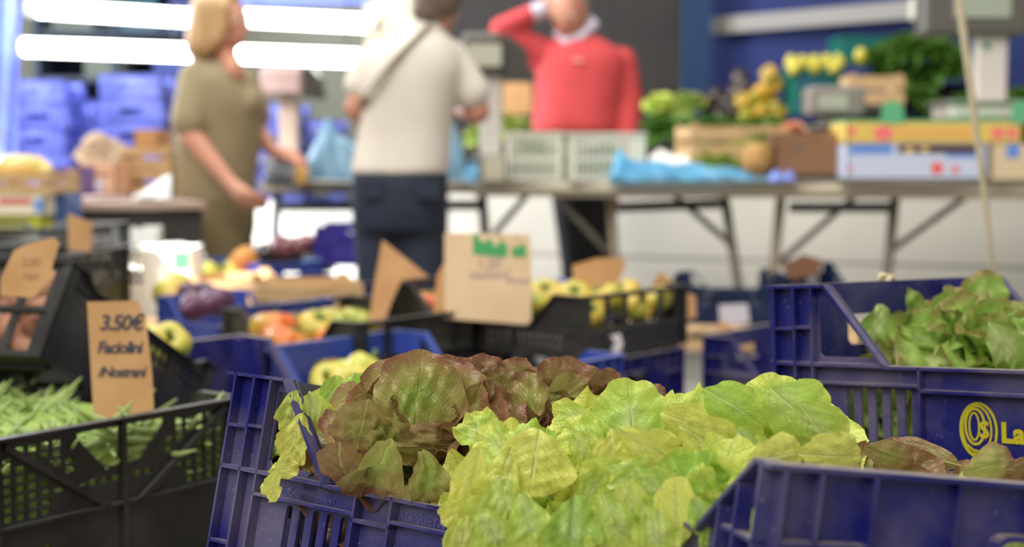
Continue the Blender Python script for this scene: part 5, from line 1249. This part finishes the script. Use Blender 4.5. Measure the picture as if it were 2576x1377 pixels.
def hand(mb, wrist, d, palm_n, size=1.0, curl=.5, thumb=1):
    """palm, four unequal bent fingers and a thumb from the side of the palm"""
    d = Vector(d).normalized(); nn = Vector(palm_n); nn = (nn-d*nn.dot(d)).normalized(); s = d.cross(nn)
    w0 = Vector(wrist); 
    mb.cap(w0, w0+d*.045*size, .026*size, .032*size); mb.cap(w0+d*.03*size+s*.016*size, w0+d*.075*size+s*.022*size, .02*size, .016*size); mb.cap(w0+d*.03*size-s*.016*size, w0+d*.075*size-s*.022*size, .02*size, .016*size)
    for k, (off, L_) in enumerate(((-.03,.062),(-.010,.072),(.011,.068),(.030,.053))):
        p = w0+d*.078*size+s*off*size; a_ = curl*.5
        for j, f in enumerate((.45,.3,.25)):
            a_ += curl*(.35 if j else .1); q = p + (d*math.cos(a_)+nn*math.sin(a_))*L_*f*1.15*size; mb.cap(p, q, (.0105-.0012*j)*size, (.0098-.0014*j)*size, 10); p = q
    p = w0+d*.022*size-s*.03*size*thumb; q = p+(d*.55-s*.75*thumb+nn*.2)*.038*size; mb.cap(p, q, .014*size, .0115*size, 10)
    q2 = q+(d*.9-s*.25*thumb+nn*.35)*.032*size; mb.cap(q, q2, .0115*size, .009*size, 10)
def head(mb, c, face, up=Vector((0,0,1)), s=1.0):
    """skull, jaw, nose, brow, lips and ears; face = direction the face looks"""
    f = Vector(face).normalized(); u = (Vector(up)-f*Vector(up).dot(f)).normalized(); l = u.cross(f); c = Vector(c)
    M = Matrix((l, f, u)).transposed()
    pt = lambda x, y, z: c + (l*x+f*y+u*z)*s
    mb.ell(c, (.073*s,.092*s,.105*s), M); mb.ell(pt(0,.022,-.06), (.056*s,.066*s,.058*s), M)
    mb.ell(pt(0,.062,-.093), (.027*s,.024*s,.02*s), M, 14, 8)
    mb.cap(pt(0,.088,.012), pt(0,.106,-.026), .009*s, .0145*s, 10); mb.ell(pt(0,.106,-.031), (.018*s,.015*s,.011*s), M, 12, 8)
    mb.cap(pt(-.035,.082,.022), pt(.035,.082,.022), .011*s, .011*s, 10)
    mb.cap(pt(-.02,.087,-.058), pt(.02,.087,-.058), .009*s, .009*s, 10); mb.cap(pt(-.02,.086,-.068), pt(.02,.086,-.068), .010*s, .010*s, 10)
    for sx in (-1,1):
        mb.ell(pt(sx*.040,.066,-.02), (.024*s,.022*s,.026*s), M, 12, 8); mb.ell(pt(sx*.076,-.005,-.008), (.009*s,.02*s,.031*s), M, 12, 8)
    return pt, M
def eyes(pt, par, s=1.0):
    for sx in (-1,1):
        o = MB().ell(pt(sx*.031,.082,.004), .0115*s, None, 14, 10).build('eye', mat('eye_white', srgb(220,214,206), .3), par, smooth=True)
        MB().ell(pt(sx*.031,.0905,.004), .0055*s, None, 12, 8).build('iris', mat('iris_dark', srgb(50,40,34), .3), o, smooth=True)
def shoe(par, heel, toe, m):
    heel = Vector(heel); toe = Vector(toe); mb = MB(); mb.cap(heel+Vector((0,0,.045)), toe+Vector((0,0,.038)), .042, .036); mb.cap(heel+Vector((0,0,.07)), heel.lerp(toe,.35)+Vector((0,0,.065)), .04, .038)
    skin_it(mb, 'shoe', m, par, .012, 3)

# --- woman in khaki, walking to the right
def woman():
    Y = 5.6; W = lambda x, y, dy=0: WP(x, y, Y+dy)
    root = empty('person', Matrix.Identity(4)); tag(root, 'blonde person in a khaki T-shirt and trousers walking to the right, seen from the side', 'person')
    root.location = (W(560,600).x, Y, 0)
    off = -root.location
    class MO(MB):
        def build(s, *a, **k):
            s.v = [tuple(Vector(v)+off) for v in s.v]; return super().build(*a, **k)
    b = MO(); pt, M = head(b, W(562,48), (.93,-.30,-.05), s=1.0)
    b.cap(W(556,100,.02), W(562,180,.02), .056, .062)
    b.v += loft([(165,500,600,.11),(200,470,628,.15),(300,462,640,.14),(400,460,640,.13),(500,470,640,.13)], Y, '', None, None).v if False else []
    L_ = loft([(170,525,590,.07),(200,500,615,.11),(300,480,625,.11),(400,470,640,.12),(520,480,635,.13)], Y, '', None, None); b.add(L_.v, L_.f)
    # arms
    b.cap(W(492,225,-.12), W(478,335,-.18), .045, .044); b.cap(W(478,335,-.18), W(585,468,-.25), .044, .030)
    hand(b, W(585,468,-.25), W(625,500,-.27)-W(585,468,-.25), Vector((.3,.7,.3)), 1.05, .9, 1)
    b.cap(W(610,215,.16), W(640,320,.16), .05, .042); b.cap(W(640,320,.16), W(690,385,.10), .042, .028)
    hand(b, W(690,385,.10), W(740,392,.06)-W(690,385,.10), Vector((0,.3,-1)), 1.05, .7, -1)
    # legs
    b.cap(W(545,520,-.07), W(585,720,-.09), .085, .058); b.cap(W(585,720,-.09), W(575,975,-.09), .052, .036)
    b.cap(W(560,520,.08), W(600,730,.09), .08, .056); b.cap(W(600,730,.09), W(540,960,.09), .052, .036)
    body = skin_it(b, 'body', M_SKIN, root)
    off2 = off; eyes(lambda x,y,z: pt(x,y,z)+off2, root)
    KH = mat('khaki_cotton', srgb(150,136,104), .85, srgb(142,128,97), 9, .4, .12, 60)
    s = MO(); L_ = loft([(150,505,560,.06),(172,478,608,.14),(205,452,632,.18),(260,446,655,.19),(330,442,655,.18),(420,440,646,.175),(498,440,640,.17),(512,445,636,.165)], Y, '', None, None); s.add(L_.v, L_.f)
    s.cap(W(498,198,-.10), W(476,305,-.17), .075, .072); s.cap(W(612,215,.14), W(632,285,.17), .07, .08)
    s.ell(W(635,262,-.02), (.05,.12,.07))
    shirt = skin_it(s, 'shirt', KH, root, .012, 4)
    n_ = MO(); n_.ell(W(588,180,-.10), (.04,.055,.055)); n_.cap(W(590,175,-.09), W(566,140,-.03), .036, .046); skin_it(n_, 'neckline_skin', M_SKIN, body, .01, 4)
    t = MO(); L_ = loft([(488,452,632,.16),(520,470,640,.165),(560,482,640,.16),(590,495,640,.14)], Y, '', None, None); t.add(L_.v, L_.f)
    t.cap(W(545,545,-.07), W(592,725,-.09), .098, .075); t.cap(W(592,725,-.09), W(578,960,-.09), .073, .055)
    t.cap(W(575,545,.08), W(598,735,.09), .095, .072); t.cap(W(598,735,.09), W(545,945,.09), .07, .055)
    skin_it(t, 'trousers', mat('khaki_trousers', srgb(120,106,72), .85, srgb(110,98,66), 9, .4), root, .013, 4)
    h = MO(); h.ell(W(542,36,.0), (.098,.098,.118)); h.cap(W(525,25,-.06), W(502,110,-.08), .07, .058); h.cap(W(560,20,-.085), W(548,95,-.095), .03, .03); h.cap(W(520,30,.03), W(500,118,.0), .07, .055); h.cap(W(545,10,-.075), W(535,105,-.085), .035, .035); h.cap(W(590,-12,-.02), W(540,-30,0), .035,.05)
    h.cap(W(515,115,-.07), W(510,142,-.07), .045, .02); h.cap(W(535,100,-.09), W(528,128,-.085), .03, .012)
    skin_it(h, 'hair', mat('blonde_hair', srgb(214,178,128), .5, srgb(184,144,96), 12, .5, .4, 60, stretch=(6,6,1)), root, .012, 4)
    for hx, tx, dy in ((572,612,-.09),(538,580,.09)):
        p = W(hx, 1000, dy); q = W(tx, 1000, dy); p.z = q.z = 0; shoe_off(root, p+off, q+off)
def shoe_off(root, p, q): shoe(root, p, q, mat('brown_shoe', srgb(70,52,40), .5))

# --- customer in the cream T-shirt, from behind
def customer():
    Y = 5.35; W = lambda x, y, dy=0: WP(x, y, Y+dy)
    root = empty('person'); root.location = (W(1010,600).x, Y, 0); off = -root.location
    tag(root, 'person with short grey-brown hair in a cream T-shirt and dark jeans, seen from behind', 'person')
    class MO(MB):
        def build(s, *a, **k):
            s.v = [tuple(Vector(v)+off) for v in s.v]; return super().build(*a, **k)
    b = MO(); pt, M = head(b, W(1098,8), (.45,.85,-.25), s=1.0)
    b.cap(W(1090,50,.0), W(1062,110,-.01), .055, .062)
    L_ = loft([(95,1010,1110,.08),(130,950,1140,.13),(250,930,1120,.12),(400,910,1110,.12),(520,900,1110,.12)], Y, '', None, None); b.add(L_.v, L_.f)
    b.cap(W(940,150,0), W(893,272,-.02), .05, .043); b.cap(W(893,272,-.02), W(925,330,.28), .042, .03); hand(b, W(925,330,.28), Vector((.2,.9,0)), Vector((0,0,-1)), 1, .6)
    b.cap(W(1140,150,0), W(1202,280,.02), .052, .048); b.cap(W(1200,285,.02), W(1150,270,.27), .043, .03); hand(b, W(1150,270,.27), Vector((-.4,.9,0)), Vector((0,0,-1)), 1, .6, -1)
    b.cap(W(950,520,0), W(955,760,0), .08, .055); b.cap(W(955,760,0), W(955,1010,0), .05, .038)
    b.cap(W(1065,520,0), W(1060,760,0), .08, .055); b.cap(W(1060,760,0), W(1060,1010,0), .05, .038)
    skin_it(b, 'body', M_SKIN, root); eyes(lambda x,y,z: pt(x,y,z)+off, root)
    TS = mat('cream_cotton', srgb(226,218,204), .85, srgb(218,209,194), 9, .4, .15, 50)
    s = MO(); L_ = loft([(62,1035,1105,.07),(85,1000,1125,.10),(120,945,1155,.14),(180,918,1168,.16),(260,912,1148,.155),(340,900,1136,.15),(425,884,1130,.16),(440,886,1126,.155)], Y, '', None, None); s.add(L_.v, L_.f)
    s.cap(W(945,150,0), W(905,215,-.01), .068, .062); s.cap(W(1130,145,0), W(1186,232,.01), .072, .072); s.cap(W(1060,80,-.02), W(1080,50,-.02), .07, .055)
    skin_it(s, 'shirt', TS, root, .012, 4)
    # strap across the back
    m_ = MO(); pts = [W(1082,62,-.08), W(1050,88,-.135), W(1005,135,-.165), W(960,185,-.172), W(920,240,-.14), W(908,262,-.06)]
    for p, q in zip(pts[:-1], pts[1:]): m_.bar(p, q, .034, .006, up=Vector((0,-1,0)).cross(q-p))
    m_.build('bag_strap', mat('taupe_strap', srgb(150,138,122), .8), root)
    j = MO(); L_ = loft([(428,890,1124,.15),(470,886,1128,.16),(530,886,1124,.16),(580,892,1116,.14)], Y, '', None, None); j.add(L_.v, L_.f)
    j.cap(W(950,540,0), W(958,760,0), .098, .085); j.cap(W(958,760,0), W(955,1000,0), .083, .065); j.cap(W(1060,540,0), W(1056,760,0), .1, .085); j.cap(W(1056,760,0), W(1060,1000,0), .083, .065)
    je = skin_it(j, 'jeans', mat('dark_denim', srgb(32,38,54), .8, srgb(44,54,74), 5, .5, .2, 60), root, .013, 4)
    for x0 in (905, 1045): MO().box(W(x0,500,-.168), W(x0+60,455,-.162)).build('pocket', mat('denim_pocket', srgb(36,44,62), .8), je)
    h = MO(); h.ell(W(1092,-8,-.015), (.088,.098,.108)); h.ell(W(1075,30,-.045), (.062,.06,.05)); h.ell(W(1110,-10,-.02), (.082,.09,.09))
    skin_it(h, 'hair', mat('greybrown_hair', srgb(122,106,92), .6, srgb(96,82,70), 20, .5, .5, 80), root, .011, 4)
    for x0 in (955, 1060):
        p = W(x0,1000,-.04); q = W(x0+4,1000,.14); p.z = q.z = 0; q.y = p.y+.17; shoe_off(root, p+off, q+off)

# --- man in the red sweater
def man():
    Y = 6.95; W = lambda x, y, dy=0: WP(x, y, Y+dy)
    root = empty('person'); root.location = (W(1470,600).x, Y, 0); off = -root.location
    tag(root, 'person in a red sweater behind the table, one hand raised to the ear', 'person')
    class MO(MB):
        def build(s, *a, **k):
            s.v = [tuple(Vector(v)+off) for v in s.v]; return super().build(*a, **k)
    b = MO(); pt, M = head(b, W(1430,28,-.05), (-.28,-.9,-.42), s=1.14)
    b.cap(W(1450,60,.0), W(1462,125,.02), .068, .07)
    L_ = loft([(120,1400,1520,.08),(160,1360,1570,.12),(250,1360,1545,.13),(330,1360,1540,.13),(460,1400,1540,.13)], Y, '', None, None); b.add(L_.v, L_.f)
    b.cap(W(1370,150,-.02), W(1258,72,-.08), .055, .045); b.cap(W(1258,72,-.08), W(1355,28,-.10), .043, .032)
    hand(b, W(1352,28,-.10), W(1385,5,-.08)-W(1352,28,-.10), Vector((.5,.8,0)), 1.1, .5, 1)
    b.cap(W(1565,165,0), W(1585,300,0), .055, .045); b.cap(W(1585,300,0), W(1570,420,-.1), .042, .032); hand(b, W(1570,420,-.1), Vector((-.1,-.3,-1)), Vector((-1,0,0)), 1.1, .5)
    b.cap(W(1440,460,0), W(1448,660,0), .085, .06); b.cap(W(1448,660,0), W(1450,880,0), .055, .04); b.cap(W(1520,460,0), W(1505,660,.02), .085, .06); b.cap(W(1505,660,.02), W(1505,880,.02), .055, .04)
    skin_it(b, 'body', mat('ruddy_skin', srgb(196,136,112), .5, srgb(184,120,98), 9, .4, sss=.1), root); eyes(lambda x,y,z: pt(x,y,z)+off, root, 1.14)
    RS = mat('red_knit', srgb(196,68,70), .85, srgb(182,60,62), 6, .5, .25, 40)
    s = MO(); L_ = loft([(90,1402,1500,.09),(112,1372,1540,.13),(150,1350,1578,.16),(210,1345,1572,.175),(270,1342,1560,.19),(322,1338,1560,.20),(334,1345,1552,.18)], Y, '', None, None); s.add(L_.v, L_.f)
    s.cap(W(1560,160,0), W(1580,250,-.01), .085, .072); s.cap(W(1580,250,-.01), W(1574,345,-.06), .07, .06)
    s.cap(W(1372,145,-.02), W(1300,96,-.06), .085, .068); s.cap(W(1300,96,-.06), W(1262,74,-.09), .066, .058); s.cap(W(1262,74,-.09), W(1338,34,-.10), .06, .046)
    sw = skin_it(s, 'sweater', RS, root, .012, 4)
    c = MO(); c.cap(W(1420,108,-.11), W(1462,92,-.10), .018, .02); c.cap(W(1462,92,-.10), W(1494,62,-.02), .024, .028); c.cap(W(1494,62,-.02), W(1480,50,.08), .026, .03); c.cap(W(1420,108,-.11), W(1400,84,-.04), .016, .02)
    skin_it(c, 'shirt_collar', mat('pale_shirt', srgb(198,190,206), .8), root, .009, 3)
    c = MO(); c.cap(W(1340,34,-.10), W(1360,25,-.10), .045, .042); skin_it(c, 'shirt_cuff', mat('pale_shirt', srgb(198,190,206), .8), root, .009, 3)
    lg = front_mark = MO(); lg.box(W(1440,156,-.178), W(1466,146,-.172)); lg.build('chest_emblem', mat('pale_thread', srgb(232,150,150), .8), sw)
    t = MO(); L_ = loft([(320,1345,1545,.17),(380,1365,1548,.165),(450,1385,1550,.16),(500,1395,1548,.14)], Y, '', None, None); t.add(L_.v, L_.f)
    t.cap(W(1432,470,0), W(1448,660,0), .095, .075); t.cap(W(1448,660,0), W(1450,870,0), .075, .06); t.cap(W(1510,470,0), W(1500,660,.02), .095, .075); t.cap(W(1500,660,.02), W(1505,870,.02), .075, .06)
    skin_it(t, 'trousers', mat('charcoal_trousers', srgb(38,40,42), .8), root, .013, 4)
    h = MO(); h.ell(W(1436,6,.02), (.090,.10,.105)); skin_it(h, 'hair', mat('grey_hair', srgb(150,142,134), .6), root, .011, 4)
    for x0 in (1450, 1505):
        p = W(x0,880,.03); q = W(x0-6,880,-.16); p.z = q.z = 0; q.y = p.y-.18; shoe_off(root, p+off, q+off)
woman(); customer(); man()
